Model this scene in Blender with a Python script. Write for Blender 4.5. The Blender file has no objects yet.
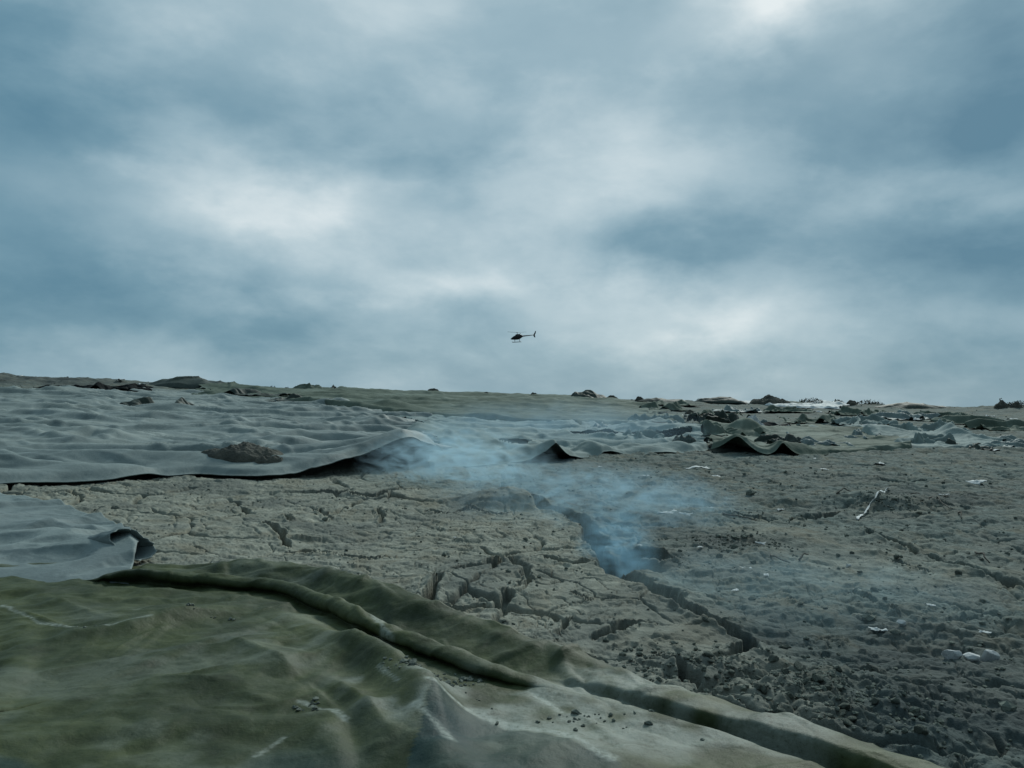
import bpy, bmesh, math, random
import numpy as np
from mathutils import Vector, Matrix
rad = math.radians
SC = bpy.context.scene
COL = SC.collection

# ------------------------------------------------------------------ camera
F = 28.0 / 36.0 * 1024.0
PITCH, ROLL, EYE = rad(0.79), rad(1.75), 1.6
fw = Vector((0, math.cos(PITCH), math.sin(PITCH)))
up0 = Vector((0, -math.sin(PITCH), math.cos(PITCH)))
ri0 = Vector((1, 0, 0))
RI = ri0 * math.cos(ROLL) + up0 * math.sin(ROLL)
UP = up0 * math.cos(ROLL) - ri0 * math.sin(ROLL)
cam = bpy.data.cameras.new('camera')
cam.lens, cam.sensor_width, cam.clip_start, cam.clip_end = 28, 36, 0.05, 9000
camo = bpy.data.objects.new('camera', cam)
COL.objects.link(camo)
camo.matrix_world = Matrix(((RI.x, UP.x, -fw.x, 0), (RI.y, UP.y, -fw.y, 0), (RI.z, UP.z, -fw.z, EYE), (0, 0, 0, 1)))
SC.camera = camo

# ------------------------------------------------------------------ light
SUN_EL, SUN_AZ = rad(35), rad(24)          # azimuth from +Y towards +X
sl = bpy.data.lights.new('sun', 'SUN')
sl.energy, sl.angle, sl.color = 1.5, rad(11), (0.95, 0.99, 0.92)
so = bpy.data.objects.new('sun', sl)
COL.objects.link(so)
sd = Vector((math.sin(SUN_AZ) * math.cos(SUN_EL), math.cos(SUN_AZ) * math.cos(SUN_EL), math.sin(SUN_EL)))
so.rotation_euler = sd.to_track_quat('Z', 'Y').to_euler()
so.location = (0, 0, 30)

SC.view_settings.view_transform = 'Standard'
SC.view_settings.look = 'None'
SC.view_settings.exposure = 0.74
SC.view_settings.gamma = 1.0
SC.view_settings.use_curve_mapping = False
SC.cycles.use_denoising = True
SC.cycles.max_bounces = 6
SC.cycles.diffuse_bounces = 3
SC.cycles.volume_bounces = 1
SC.cycles.volume_step_rate = 0.7
SC.cycles.volume_max_steps = 64

# ------------------------------------------------------------------ world
def ray(px, py):
    x, y = (px - 512.0) / F, (384.0 - py) / F
    return (fw + RI * x + UP * y).normalized()

W = bpy.data.worlds.new('World')
SC.world = W
W.use_nodes = True
wt = W.node_tree
wt.nodes.clear()
class NT:
    """short node building"""
    def __init__(s, t): s.t = t
    def n(s, typ, ins=None, **kw):
        nd = s.t.nodes.new(typ)
        for k, v in kw.items(): setattr(nd, k, v)
        for k, v in (ins or {}).items():
            if isinstance(v, bpy.types.NodeSocket): s.t.links.new(v, nd.inputs[k])
            else: nd.inputs[k].default_value = v
        return nd
    def m(s, op, a, b=0.0, c=0.0, clamp=False):
        return s.n('ShaderNodeMath', {0: a, 1: b, 2: c}, operation=op, use_clamp=clamp).outputs[0]
    def v(s, op, a, b=(0, 0, 0)):
        nd = s.n('ShaderNodeVectorMath', {0: a, 1: b}, operation=op)
        return nd.outputs['Value'] if op in ('DOT_PRODUCT', 'LENGTH') else nd.outputs[0]
    def noise(s, vec, scale, detail=4, rough=0.55, dist=0.0, out='Fac'):
        return s.n('ShaderNodeTexNoise', {'Vector': vec, 'Scale': scale, 'Detail': detail, 'Roughness': rough, 'Distortion': dist}).outputs[out]
    def ramp(s, fac, stops, interp='LINEAR'):
        nd = s.n('ShaderNodeValToRGB', {0: fac})
        cr = nd.color_ramp
        cr.interpolation = interp
        while len(cr.elements) < len(stops): cr.elements.new(0.5)
        for e, (p, c) in zip(cr.elements, stops):
            e.position = p
            e.color = (c[0], c[1], c[2], 1) if hasattr(c, '__len__') else (c, c, c, 1)
        return nd.outputs[0]
    def mix(s, f, a, b, blend='MIX'):
        nd = s.n('ShaderNodeMix', data_type='RGBA', blend_type=blend)
        for i, val in ((0, f), (6, a), (7, b)):
            if isinstance(val, bpy.types.NodeSocket): s.t.links.new(val, nd.inputs[i])
            elif i == 0: nd.inputs[0].default_value = val
            else: nd.inputs[i].default_value = (*val, 1)
        return nd.outputs[2]

w = NT(wt)
dirv = w.n('ShaderNodeTexCoord').outputs['Generated']
dirn = w.v('NORMALIZE', dirv)
sep = w.n('ShaderNodeSeparateXYZ', {0: dirn}).outputs
zc = w.m('MAXIMUM', sep[2], 0.0)
den = w.m('ADD', zc, 0.30)
plane = w.n('ShaderNodeCombineXYZ', {0: w.m('DIVIDE', sep[0], den), 1: w.m('DIVIDE', sep[1], den), 2: 0.0}).outputs[0]
az = w.m('ARCTAN2', sep[0], sep[1])
el = w.m('ARCSINE', sep[2])
ae = w.n('ShaderNodeCombineXYZ', {0: az, 1: el, 2: 0.0}).outputs[0]
wn = w.noise(w.v('MULTIPLY', dirn, (1.0, 1.0, 1.7)), 6.5, 5, 0.55, 0.0, 'Color')
wv = w.v('MULTIPLY', w.v('SUBTRACT', wn, (0.5, 0.5, 0.5)), (0.17, 0.11, 0.0))
aew = w.v('ADD', ae, wv)
# cloud masses: where the overcast is thin (bright) or thick (dark): pixel centre, half sizes in pixels, weight
CL = [(290, 215, 100, 40, .40), (480, 225, 60, 40, .14), (640, 140, 80, 60, .20), (575, 195, 60, 60, .14), (800, 5, 50, 34, .44), (710, 15, 70, 30, .20),
      (700, 325, 110, 24, .32), (450, 290, 90, 16, .20), (880, 80, 80, 30, .10), (960, 200, 110, 22, .20), (820, 245, 80, 24, .16),
      (250, 30, 150, 50, .14), (60, 195, 130, 40, .10), (590, 290, 120, 24, .12), (620, 345, 90, 16, .10), (420, 20, 120, 40, .10), (560, 60, 80, 60, .04),
      (40, 290, 130, 50, -.22), (10, 70, 70, 100, -.24), (430, 140, 150, 40, -.14), (150, 120, 90, 40, -.08), (700, 240, 130, 30, -.22),
      (760, 75, 100, 36, -.16), (920, 150, 110, 45, -.24), (970, 262, 120, 36, -.34), (1010, 50, 60, 110, -.26), (930, 360, 140, 30, -.16),
      (220, 320, 170, 25, -.14), (640, 260, 90, 18, -.10)]
acc = None
for (px, py, sx, sy, wt_) in CL:
    d = ray(px, py)
    c = (math.atan2(d.x, d.y), math.asin(d.z), 0)
    q = w.v('MULTIPLY', w.v('SUBTRACT', aew, c), (F / sx * .85, F / sy * .85, 0))
    g = w.m('MULTIPLY', w.m('EXPONENT', w.m('MULTIPLY', w.v('DOT_PRODUCT', q, q), -1.0)), wt_)
    acc = g if acc is None else w.m('ADD', acc, g)
n1 = w.n('ShaderNodeMapRange', {0: w.noise(w.v('MULTIPLY', dirn, (1.0, 1.0, 2.0)), 4.2, 6, 0.55, 0.12), 1: .36, 2: .64, 3: .5 - .15, 4: .5 + .15}, interpolation_type='SMOOTHSTEP').outputs[0]
n2 = w.noise(plane, 3.2, 5, 0.6, 0.2)
val = w.m('ADD', w.m('ADD', w.m('MULTIPLY', acc, 1.15), 0.475), w.m('ADD', w.m('MULTIPLY', w.m('SUBTRACT', n1, 0.5), 0.70), w.m('MULTIPLY', w.m('SUBTRACT', n2, 0.5), 0.20)))
cloud = w.ramp(val, [(0.0, (.080, .200, .285)), (0.25, (.160, .296, .378)), (0.5, (.300, .438, .510)), (0.75, (.478, .598, .650)), (1.0, (.73, .805, .825))])
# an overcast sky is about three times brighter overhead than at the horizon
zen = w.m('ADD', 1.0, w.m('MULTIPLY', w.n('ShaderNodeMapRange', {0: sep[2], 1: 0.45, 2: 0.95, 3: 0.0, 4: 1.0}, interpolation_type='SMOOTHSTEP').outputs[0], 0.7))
# unseen sky behind the viewer dimmed, added to make the light more directional
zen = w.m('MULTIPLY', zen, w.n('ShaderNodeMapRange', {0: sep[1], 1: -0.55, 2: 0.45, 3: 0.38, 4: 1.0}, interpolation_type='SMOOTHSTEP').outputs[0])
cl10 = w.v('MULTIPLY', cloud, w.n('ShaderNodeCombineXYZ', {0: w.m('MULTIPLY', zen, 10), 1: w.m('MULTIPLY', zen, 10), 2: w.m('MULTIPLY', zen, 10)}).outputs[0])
sky = w.n('ShaderNodeTexSky', sky_type='NISHITA', sun_disc=False, sun_elevation=SUN_EL, sun_rotation=SUN_AZ)
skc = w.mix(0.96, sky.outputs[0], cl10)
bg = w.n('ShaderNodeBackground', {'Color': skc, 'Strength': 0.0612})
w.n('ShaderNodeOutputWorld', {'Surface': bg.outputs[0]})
W.cycles.sampling_method = 'MANUAL'
W.cycles.sample_map_resolution = 512

# ------------------------------------------------------------------ noise
def hsh(ix, iy, seed):
    h = (ix.astype(np.int64) * 374761393 + iy.astype(np.int64) * 668265263 + seed * 974634777) & 0xFFFFFFFF
    h = ((h ^ (h >> 13)) * 1274126177) & 0xFFFFFFFF
    h = ((h ^ (h >> 16)) * 2246822519) & 0xFFFFFFFF
    return ((h ^ (h >> 15)) & 0xFFFFFF).astype(np.float32) / 16777215.0
def vn(x, y, seed=0):
    fx, fy = np.floor(x), np.floor(y)
    ix, iy = fx.astype(np.int64), fy.astype(np.int64)
    u, v = (x - fx), (y - fy)
    u, v = u * u * u * (u * (u * 6 - 15) + 10), v * v * v * (v * (v * 6 - 15) + 10)
    a, b, c, d = hsh(ix, iy, seed), hsh(ix + 1, iy, seed), hsh(ix, iy + 1, seed), hsh(ix + 1, iy + 1, seed)
    return (a + (b - a) * u) * (1 - v) + (c + (d - c) * u) * v
def fbm(x, y, o=4, seed=0, gain=.5):
    s, a, t = 0.0, 1.0, 0.0
    for k in range(o):
        s = s + a * (vn(x, y, seed + k * 17) - .5) * 2
        t += a
        a *= gain
        x, y = x * 1.63 + y * 1.21 + 3.7, y * 1.63 - x * 1.21 + 9.1
    return s / t
def voro(x, y, seed=0, jit=.9):
    fx, fy = np.floor(x), np.floor(y)
    f1 = np.full(x.shape, 9.0); f2 = f1.copy()
    idv = np.zeros(x.shape); dx1 = np.zeros(x.shape); dy1 = np.zeros(x.shape)
    for i in (-1, 0, 1):
        for j in (-1, 0, 1):
            cx, cy = fx + i, fy + j
            ix, iy = cx.astype(np.int64), cy.astype(np.int64)
            ddx = cx + .5 + jit * (hsh(ix, iy, seed) - .5) - x
            ddy = cy + .5 + jit * (hsh(ix, iy, seed + 5) - .5) - y
            d = np.sqrt(ddx * ddx + ddy * ddy)
            near = d < f1
            f2 = np.where(near, f1, np.minimum(f2, d))
            idv = np.where(near, hsh(ix, iy, seed + 9), idv)
            dx1 = np.where(near, ddx, dx1); dy1 = np.where(near, ddy, dy1)
            f1 = np.where(near, d, f1)
    return f1, f2 - f1, idv, dx1, dy1
def ss(a, b, x):
    t = np.clip((x - a) / (b - a), 0, 1)
    return t * t * (3 - 2 * t)
def trin(x, y, seed, su, sv, ang=0.0, warp=.3):
    """crumples: random heights on a warped triangle lattice, flat facets with sharp creases between them"""
    c, s = math.cos(ang), math.sin(ang)
    u, v = (x * c + y * s) / su, (-x * s + y * c) / sv
    u, v = u + warp * fbm(u * .8 + seed, v * .8, 3, seed), v + warp * 1.3 * fbm(u * .7 + 31, v * .8 + seed, 3, seed + 1)
    k = (u + v) * .36602540
    i, j = np.floor(u + k), np.floor(v + k)
    fu, fv = u + k - i, v + k - j
    hi = fu > fv
    i, j = i.astype(np.int64), j.astype(np.int64)
    a, d = hsh(i, j, seed), hsh(i + 1, j + 1, seed)
    b = np.where(hi, hsh(i + 1, j, seed), hsh(i, j + 1, seed))
    mx, mn = np.maximum(fu, fv), np.minimum(fu, fv)
    return (a * (1 - mx) + b * (mx - mn) + d * mn - .5) * 2
def polydist(x, y, P):
    """distance to a polyline and the 0..1 position along it"""
    best = np.full(x.shape, 1e9); tt = np.zeros(x.shape)
    n = len(P) - 1
    for k in range(n):
        ax, ay = P[k]; bx, by = P[k + 1]
        ex, ey = bx - ax, by - ay
        t = np.clip(((x - ax) * ex + (y - ay) * ey) / (ex * ex + ey * ey + 1e-9), 0, 1)
        d = np.hypot(x - ax - ex * t, y - ay - ey * t)
        c = d < best
        best = np.where(c, d, best); tt = np.where(c, (k + t) / n, tt)
    return best, tt
def inpoly(x, y, P):
    r = np.zeros(x.shape, bool)
    j = len(P) - 1
    for i in range(len(P)):
        xi, yi = P[i]; xj, yj = P[j]
        if yi != yj:
            r ^= ((yi > y) != (yj > y)) & (x < (xj - xi) * (y - yi) / (yj - yi) + xi)
        j = i
    return r

# ------------------------------------------------------------------ terrain
def T(x, y):
    """the broad lie of the land: a low dome whose crest is the skyline"""
    r = np.hypot(x, y)
    h = 1.60 * np.clip((r - 7) / 45, 0, 1) ** 1.12
    h = h - np.clip(r - 53, 0, 60) * .11 - np.clip(r - 53, 0, 9) ** 2 * .004
    k = np.clip((r - 6) / 30, 0, 1)
    h = h + k * .16 * (vn(x * .09 + 4, y * .09, 3) - .5) + k * .10 * (vn(x * .31, y * .31 + 2, 4) - .5)
    return h
def G(px, py):
    """where the sight line of a pixel meets the land"""
    d = ray(px, py)
    ds = np.linspace(2.0, 52.0, 2500)
    hx, hy, hz = d.x * ds / d.y, ds, EYE + d.z * ds / d.y
    below = hz < T(hx, hy)
    i = int(np.argmax(below)) if below.any() else len(ds) - 1
    return (float(hx[i]), float(ds[i]))
def GP(pts): return [G(*p) for p in pts]
def at(px, py, dist):
    d = ray(px, py)
    if 40 < dist < 60: dist *= d.y / math.hypot(d.x, d.y)        # things on the crest: a distance along the ground, not along the view axis
    return Vector((d.x, d.y, d.z)) * (dist / d.y) + Vector((0, 0, EYE))

# outlines on the ground of the sheets (pixels of the photograph turned into metres once)
OUT_D = GP([(-160, 492), (0, 486), (100, 482), (180, 477), (265, 482), (292, 479), (345, 470), (430, 466), (450, 462), (440, 425), (330, 400), (0, 388), (-160, 384)])
OUT_E = GP([(430, 466), (540, 463), (600, 457), (690, 452), (715, 440), (700, 424), (560, 424), (440, 418)])
OUT_F = GP([(330, 396), (420, 416), (560, 428), (690, 427), (650, 408), (600, 402), (520, 398), (330, 392)])
OUT_G = GP([(690, 450), (745, 455), (772, 457), (830, 453), (920, 449), (900, 438), (800, 424), (700, 427)])
EDGE_A = [(-7.5, 6.55), (-4.6, 6.62), (-3.7, 6.75), (-3.15, 6.85), (-2.6, 6.85), (-1.74, 6.75), (-1.15, 6.28), (-.62, 5.76), (.3, 4.88), (.72, 4.50), (1.13, 4.16), (1.82, 3.52), (2.7, 2.6), (4.0, 1.1)]
OUT_A = EDGE_A + [(3.5, -3), (-7.5, -3)]
OUT_B = [(-8.5, 9.6)] + GP([(-60, 488), (0, 497), (60, 508), (110, 527), (140, 550)]) + [(-3.2, 6.7), (-8.5, 6.0)]
SHEETS = [OUT_A, OUT_B, OUT_D, OUT_E, OUT_F, OUT_G]

CHASM = GP([(523, 503), (548, 513), (580, 520), (598, 545), (606, 565), (640, 588), (668, 606), (680, 614)])
CHASM2 = GP([(668, 606), (705, 622), (748, 637), (752, 644), (738, 655), (716, 665)])
CRACKS = [  # polyline, half width, depth
    (CHASM, .125, .58), (CHASM2, .050, .30),
    (GP([(606, 563), (640, 553), (668, 556)]), .14, .22),
    (GP([(548, 512), (590, 522), (640, 524), (672, 521)]), .10, .16),
    (GP([(428, 612), (430, 600), (440, 582), (462, 572), (482, 568), (509, 561)]), .085, .13),
    (GP([(432, 606), (455, 612), (500, 610), (508, 600)]), .05, .06),
    (GP([(509, 561), (530, 580), (531, 592), (517, 600)]), .05, .06),
    (GP([(509, 561), (545, 563), (570, 570), (598, 566)]), .05, .20),
    (GP([(259, 524), (270, 528), (286, 534), (288, 546)]), .05, .25),
    (GP([(287, 516), (292, 524)]), .05, .2), (GP([(322, 508), (327, 520)]), .04, .2), (GP([(378, 510), (381, 523)]), .04, .07),
    (GP([(285, 551), (310, 553), (340, 560), (362, 563), (395, 561)]), .028, .16),
    (GP([(298, 493), (330, 494), (355, 498), (375, 500), (400, 497), (432, 496)]), .04, .22),
    (GP([(428, 512), (455, 514), (470, 510)]), .03, .16), (GP([(470, 510), (500, 518), (520, 515)]), .03, .14),
    (GP([(455, 540), (470, 538)]), .02, .1), (GP([(570, 600), (590, 606)]), .025, .12),
    (GP([(655, 660), (680, 676), (690, 690)]), .05, .2),
    (GP([(700, 512), (740, 517), (790, 522), (800, 518)]), .03, .16), (GP([(800, 520), (820, 516), (842, 512)]), .16, .16),
    (GP([(862, 536), (900, 548), (950, 568), (985, 578), (1040, 592)]), .045, .13),
    (GP([(880, 562), (905, 568), (935, 576)]), .025, .12), (GP([(690, 545), (740, 556)]), .03, .12),
    (GP([(870, 478), (905, 484), (960, 482)]), .06, .14), (GP([(930, 506), (970, 514)]), .06, .14),
    (GP([(760, 598), (800, 604)]), .03, .1), (GP([(850, 600), (905, 622)]), .03, .1),
    (GP([(600, 640), (625, 630), (655, 628)]), .03, .1), (GP([(560, 638), (563, 625), (575, 618)]), .03, .06),
]
def bump(x, y, c, rx, ry, h, p=2.0):
    d = np.sqrt(((x - c[0]) / rx) ** 2 + ((y - c[1]) / ry) ** 2)
    return h * np.exp(-d ** p)
LEFTLINE = GP([(500, 480), (560, 515), (606, 562), (670, 606), (740, 640), (820, 720)])
PLATE = G(478, 590)
def zones(x, y):
    """1 on the cracked crust left of the fissure, 0 on the loose dirt right of it"""
    xs = np.interp(-y, [-p[1] for p in LEFTLINE], [p[0] for p in LEFTLINE])
    return ss(.35, -.35, x - xs + .3 * fbm(x * 1.3, y * 1.3, 2, 77)), xs
VENT = G(612, 562)
def ground_h(x, y, fine=True):
    h = T(x, y)
    r = np.hypot(x, y)
    zp, xs = zones(x, y)
    near = 1 - ss(26, 46, r)
    # warped coordinates
    wx = x + .22 * fbm(x * 1.1, y * 1.1, 3, 21) + .05 * fbm(x * 6, y * 6, 2, 22)
    wy = y + .22 * fbm(x * 1.1 + 50, y * 1.1, 3, 23) + .05 * fbm(x * 6, y * 6 + 30, 2, 24)
    d = np.zeros_like(x)
    # large plates with open cracks
    f1, e, idv, dx, dy = voro(wx * .85, wy * .85, 31)
    cm = ss(.47, .62, vn(x * .55, y * .55, 33)) * (.30 + .70 * zp)
    cr_ = .15 * cm * np.exp(-(e / .030) ** 2)
    d += (.25 + .75 * zp) * (.030 * (idv - .5) + .05 * ((idv * 7) % 1 - .5) * dx + .06 * ((idv * 13) % 1 - .5) * dy)
    # smaller plates
    f1, e, idv, dx, dy = voro(wx * 2.7 + 9, wy * 2.7, 41)
    cm = ss(.50, .70, vn(x * .9 + 7, y * .9, 43))
    d -= .030 * cm * np.exp(-(e / .05) ** 2)
    d += .012 * (idv - .5) + .03 * ((idv * 7) % 1 - .5) * dx + .03 * ((idv * 13) % 1 - .5) * dy
    # flaked crust: terraces of a rough surface
    f = fbm(x * .9 + .15 * wy, y * 1.5, 7, 51, .60) * 2.1
    k = np.floor(f * 1.7); fr = f * 1.7 - k
    calm = .75 - .15 * zp
    d += (.034 * (k + ss(.0, .07, fr)) / 1.7 + .02 * f) * (1 - .3 * zp)
    f = fbm(x * 2.9 + 9, y * 4.0, 6, 53, .62) * 2.0
    k = np.floor(f * 1.6); fr = f * 1.6 - k
    d += (.014 * (k + ss(0, .10, fr)) / 1.6 + .008 * f) * calm * (.5 + ss(.35, .65, vn(x * 1.2, y * 1.2, 55)))
    # hairline shrinkage cracks
    for sc_, sd_, wd_, dp_ in ((1.55, 111, .016, .06), (3.9, 117, .022, .035), (8.5, 121, .03, .02)):
        f1, e, idv, dx, dy = voro(wx * sc_ + 2, wy * sc_ * .8, sd_)
        d -= dp_ * ss(.48, .60, vn(x * .8 + sd_, y * .8, sd_)) * np.exp(-(e / wd_) ** 2) * (.5 + .5 * zp)
    d += (.003 + .011 * (1 - zp)) * fbm(x * 9, y * 9, 4, 57, .65) + .004 * calm * fbm(x * 30, y * 30, 3, 58, .65)
    # broad lumps and furrows of the loose dirt on the right; a smoother tongue of dirt runs through it
    ton = np.clip(bump(x, y, G(830, 550), 1.7, .75, 1, 2.5) + bump(x, y, G(930, 575), 1.5, .6, 1, 2.5) + bump(x, y, G(740, 530), 1.0, .6, 1, 2.5), 0, 1)
    d *= 1 - .35 * ton
    d += (1 - zp) * (1 - .6 * ton) * (.07 * fbm(x * .5 + y * .22, y * .9, 4, 61) + .05 * (np.abs(fbm(x * .9 + y * .5, y * 1.8, 4, 62)) * -1.6 + .4) + .022 * fbm(x * 5, y * 5, 4, 63, .65))
    # crumbs and pits
    f1, e, idv, dx, dy = voro(wx * 8, wy * 8, 71)
    cr = ss(.50, .72, vn(x * 1.4, y * 1.4 + 5, 73) * .7 + .3 * vn(x * 5, y * 5, 75)) * (1.0 - .3 * zp) + .22
    d += .020 * cr * calm * (idv > .45) * np.clip(.55 - f1, 0, 1) * (.4 + idv)
    d -= .05 * (idv < .10) * np.clip(.38 - f1, 0, 1) * 2 * cr
    f1, e, idv, dx, dy = voro(x * 19, y * 19, 81)
    d += .012 * (cr + .1) * calm * (idv > .5) * np.clip(.5 - f1, 0, 1) * 1.6
    f1, e, idv, dx, dy = voro(x * 2.1 + 5, y * 2.1 + 3, 83)
    lump = ss(.48, .7, vn(x * .7 + 3, y * .7, 85)) * (1 - zp)
    d += .11 * lump * (idv > .62) * np.clip(.34 - f1 + .10 * fbm(x * 8, y * 8, 2, 86), 0, 1)
    d = d * (.82 - .07 * zp) - cr_ * (.6 + .8 * vn(x * 3.1, y * 3.1, 59))
    # rubble bank at the foot of the tarpaulin
    rb = bump(x, y, G(745, 690), .75, .5, 1, 2.4) + .8 * bump(x, y, G(830, 715), .8, .5, 1, 2.4)
    f1, e, idv, dx, dy = voro(wx * 6.5 + 3, wy * 6.5, 87)
    d += np.clip(rb, 0, 1) * (.075 * (.45 - f1) * (.4 + idv) + .035)
    f1, e, idv, dx, dy = voro(wx * 13 + 3, wy * 13, 89)
    d += np.clip(rb, 0, 1) * .04 * (.45 - f1) * (.3 + idv)
    # a raised plate, the ledge over the vent, the block beside the smoke
    d += bump(x, y, PLATE, .55, .42, .07, 3) + bump(x, y, G(545, 575), .55, .35, .05, 3)
    d += bump(x, y, G(505, 507), .55, .42, .17, 4) * zp + bump(x, y, G(420, 500), 1.4, .5, .05, 3)
    d += .07 * zp * np.exp(-np.clip(xs - x, 0, 9) / .6) * ss(5.2, 6.4, y) * ss(13.5, 11, y)
    d -= bump(x, y, (VENT[0] + .22, VENT[1] + .02), .30, .24, .22, 3) + bump(x, y, G(640, 522), .6, .35, .08, 3)
    d += bump(x, y, G(888, 505), .8, .35, .14, 2) + bump(x, y, G(740, 540), .7, .35, .06, 2) + bump(x, y, G(760, 555), .3, .2, .07, 2)
    d += bump(x, y, G(950, 500), 1.2, .4, .08, 2)
    jx = x + .09 * fbm(x * 3.4, y * 3.4, 4, 91, .6) + .006 * fbm(x * 25, y * 25, 2, 95)
    jy = y + .10 * fbm(x * 3.4, y * 3.4, 4, 93, .6) + .006 * fbm(x * 25, y * 25, 2, 96)
    for P, wd, dp in CRACKS:
        bx = [p[0] for p in P]; by = [p[1] for p in P]
        mk = (x > min(bx) - 1) & (x < max(bx) + 1) & (y > min(by) - 1) & (y < max(by) + 1)
        if not mk.any(): continue
        q, t = polydist(jx[mk], jy[mk], P)
        ww = .95 * wd * (.45 + .9 * vn(jx[mk] * 2.3 + 11, jy[mk] * 2.3, 97)) * (ss(0, .08, t) * ss(1, .86, t) * .8 + .2)
        d[mk] -= 1.7 * dp * (1 - ss(.55, 1.25, q / ww)) - .02 * np.exp(-((q / ww - 1.6) / .6) ** 2)
    # berm on the skyline at the left, low humps along the crest
    sky_b = bump(x, y, at(70, 384, 50)[:2], 3.9, 2.2, .26, 3) + bump(x, y, at(-30, 380, 50)[:2], 3, 2, .3, 3) + bump(x, y, at(150, 386, 51)[:2], 3, 1.6, .16, 2)
    sky_b = sky_b * (1 + .5 * fbm(x * 1.4, y * 1.4, 4, 99))
    for (px, ht, rx) in ((900, .14, 3), (985, .16, 2), (700, .14, 3), (560, .1, 4), (800, .15, 2), (1060, .3, 3)):
        sky_b = sky_b + bump(x, y, at(px, 400, 51)[:2], rx, 1.6, ht, 2) * (1 + .4 * fbm(x * 1.4, y * 1.4, 3, 101))
    d = d * near + (1 - near) * (.10 * fbm(x * .9, y * .9, 6, 103, .62) - .10 * np.abs(fbm(x * .5, y * .8, 4, 104))) * (r < 300)
    ins = np.zeros(x.shape, bool)
    for P in SHEETS: ins |= inpoly(x, y, P)
    d = np.where(ins, np.minimum(d * .25 - .025, -.015), d)
    return h + d + sky_b

# ------------------------------------------------------------------ object helpers
def tag(o, label=None, cat=None, group=None, kind=None):
    if label: o['label'] = label
    if cat: o['category'] = cat
    if group: o['group'] = group
    if kind: o['kind'] = kind
    return o
def link(o, parent=None):
    COL.objects.link(o)
    if parent: o.parent = parent
    return o
def npmesh(name, V, quads=None, tris=None, smooth=True, attrs=None):
    me = bpy.data.meshes.new(name)
    V = np.ascontiguousarray(V, np.float32)
    me.vertices.add(len(V)); me.vertices.foreach_set('co', V.ravel())
    nq = 0 if quads is None else len(quads); nt = 0 if tris is None else len(tris)
    idx = []; st = []; tot = []
    if nq: idx.append(np.asarray(quads).ravel()); st.append(np.arange(nq) * 4); tot.append(np.full(nq, 4))
    if nt: idx.append(np.asarray(tris).ravel()); st.append(nq * 4 + np.arange(nt) * 3); tot.append(np.full(nt, 3))
    idx = np.concatenate(idx).astype(np.int32)
    me.loops.add(len(idx)); me.loops.foreach_set('vertex_index', idx)
    me.polygons.add(nq + nt)
    me.polygons.foreach_set('loop_start', np.concatenate(st).astype(np.int32))
    me.polygons.foreach_set('loop_total', np.concatenate(tot).astype(np.int32))
    me.polygons.foreach_set('use_smooth', np.full(nq + nt, smooth))
    me.update(calc_edges=True)
    for k, a in (attrs or {}).items():
        at_ = me.attributes.new(k, 'FLOAT', 'POINT')
        at_.data.foreach_set('value', np.ascontiguousarray(a, np.float32).ravel())
    return me
def ob(name, me, mat, parent=None, loc=None):
    o = bpy.data.objects.new(name, me)
    me.materials.append(mat)
    if loc is not None: o.location = loc
    return link(o, parent)
def empty(name, loc, rot=(0, 0, 0)):
    o = bpy.data.objects.new(name, None)
    o.location = loc; o.rotation_euler = rot
    o.empty_display_size = .1
    return link(o)
def gridq(n, m):
    i = np.arange(n - 1)[:, None] * m + np.arange(m - 1)[None]
    i = i.ravel()
    return np.stack([i, i + m, i + m + 1, i + 1], 1)

# ------------------------------------------------------------------ materials
def newmat(name):
    m = bpy.data.materials.new(name)
    m.use_nodes = True
    m.node_tree.nodes.clear()
    return m, NT(m.node_tree)
def finish(t, col, rough=.8, bumph=None, bd=.01, bs=.5, spec=.3, **kw):
    ins = {'Base Color': col, 'Roughness': rough, 'Specular IOR Level': spec}
    if bumph is not None:
        ins['Normal'] = t.n('ShaderNodeBump', {'Height': bumph, 'Strength': bs, 'Distance': bd}).outputs[0]
    ins.update(kw)
    p = t.n('ShaderNodeBsdfPrincipled', ins)
    t.n('ShaderNodeOutputMaterial', {'Surface': p.outputs[0]})
def mat_ground():
    m, t = newmat('dry_mud')
    co = t.n('ShaderNodeTexCoord').outputs['Object']
    br = t.n('ShaderNodeAttribute', attribute_name='crust').outputs['Fac']
    sc = t.n('ShaderNodeAttribute', attribute_name='soot').outputs['Fac']
    n1 = t.noise(co, .8, 6, .6, .3); n2 = t.noise(co, 7, 6, .65); n3 = t.noise(co, 34, 4, .7)
    n4 = t.noise(co, 2.3, 5, .6, .6)
    a = t.ramp(n2, [(.25, (.115, .128, .108)), (.5, (.210, .218, .182)), (.75, (.340, .345, .288))])
    b = t.ramp(n2, [(.25, (.040, .060, .058)), (.5, (.082, .112, .107)), (.75, (.150, .195, .184))])
    c = t.mix(br, b, a)
    c = t.mix(t.ramp(n4, [(.48, 0.0), (.64, .55)]), c, (.165, .150, .108))
    c = t.mix(t.ramp(n1, [(.38, .75), (.52, 0.0)]), c, (.120, .132, .118))
    c = t.mix(t.ramp(n3, [(.62, 0.0), (.72, .5)]), c, (.40, .40, .35))
    c = t.mix(t.ramp(n3, [(.28, .5), (.40, 0.0)]), c, (.065, .070, .058))
    n5 = t.noise(co, 13, 5, .7, .8)
    c = t.mix(t.ramp(n5, [(.28, .5), (.40, 0.0)]), c, (.07, .072, .06))
    c = t.mix(sc, c, (.035, .045, .048))
    h = t.m('ADD', t.m('MULTIPLY', n2, .6), t.m('ADD', t.m('MULTIPLY', n3, .35), t.m('MULTIPLY', t.noise(co, 110, 3, .6), .12)))
    finish(t, c, .92, h, .028, .8, .10)
    return m
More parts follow.
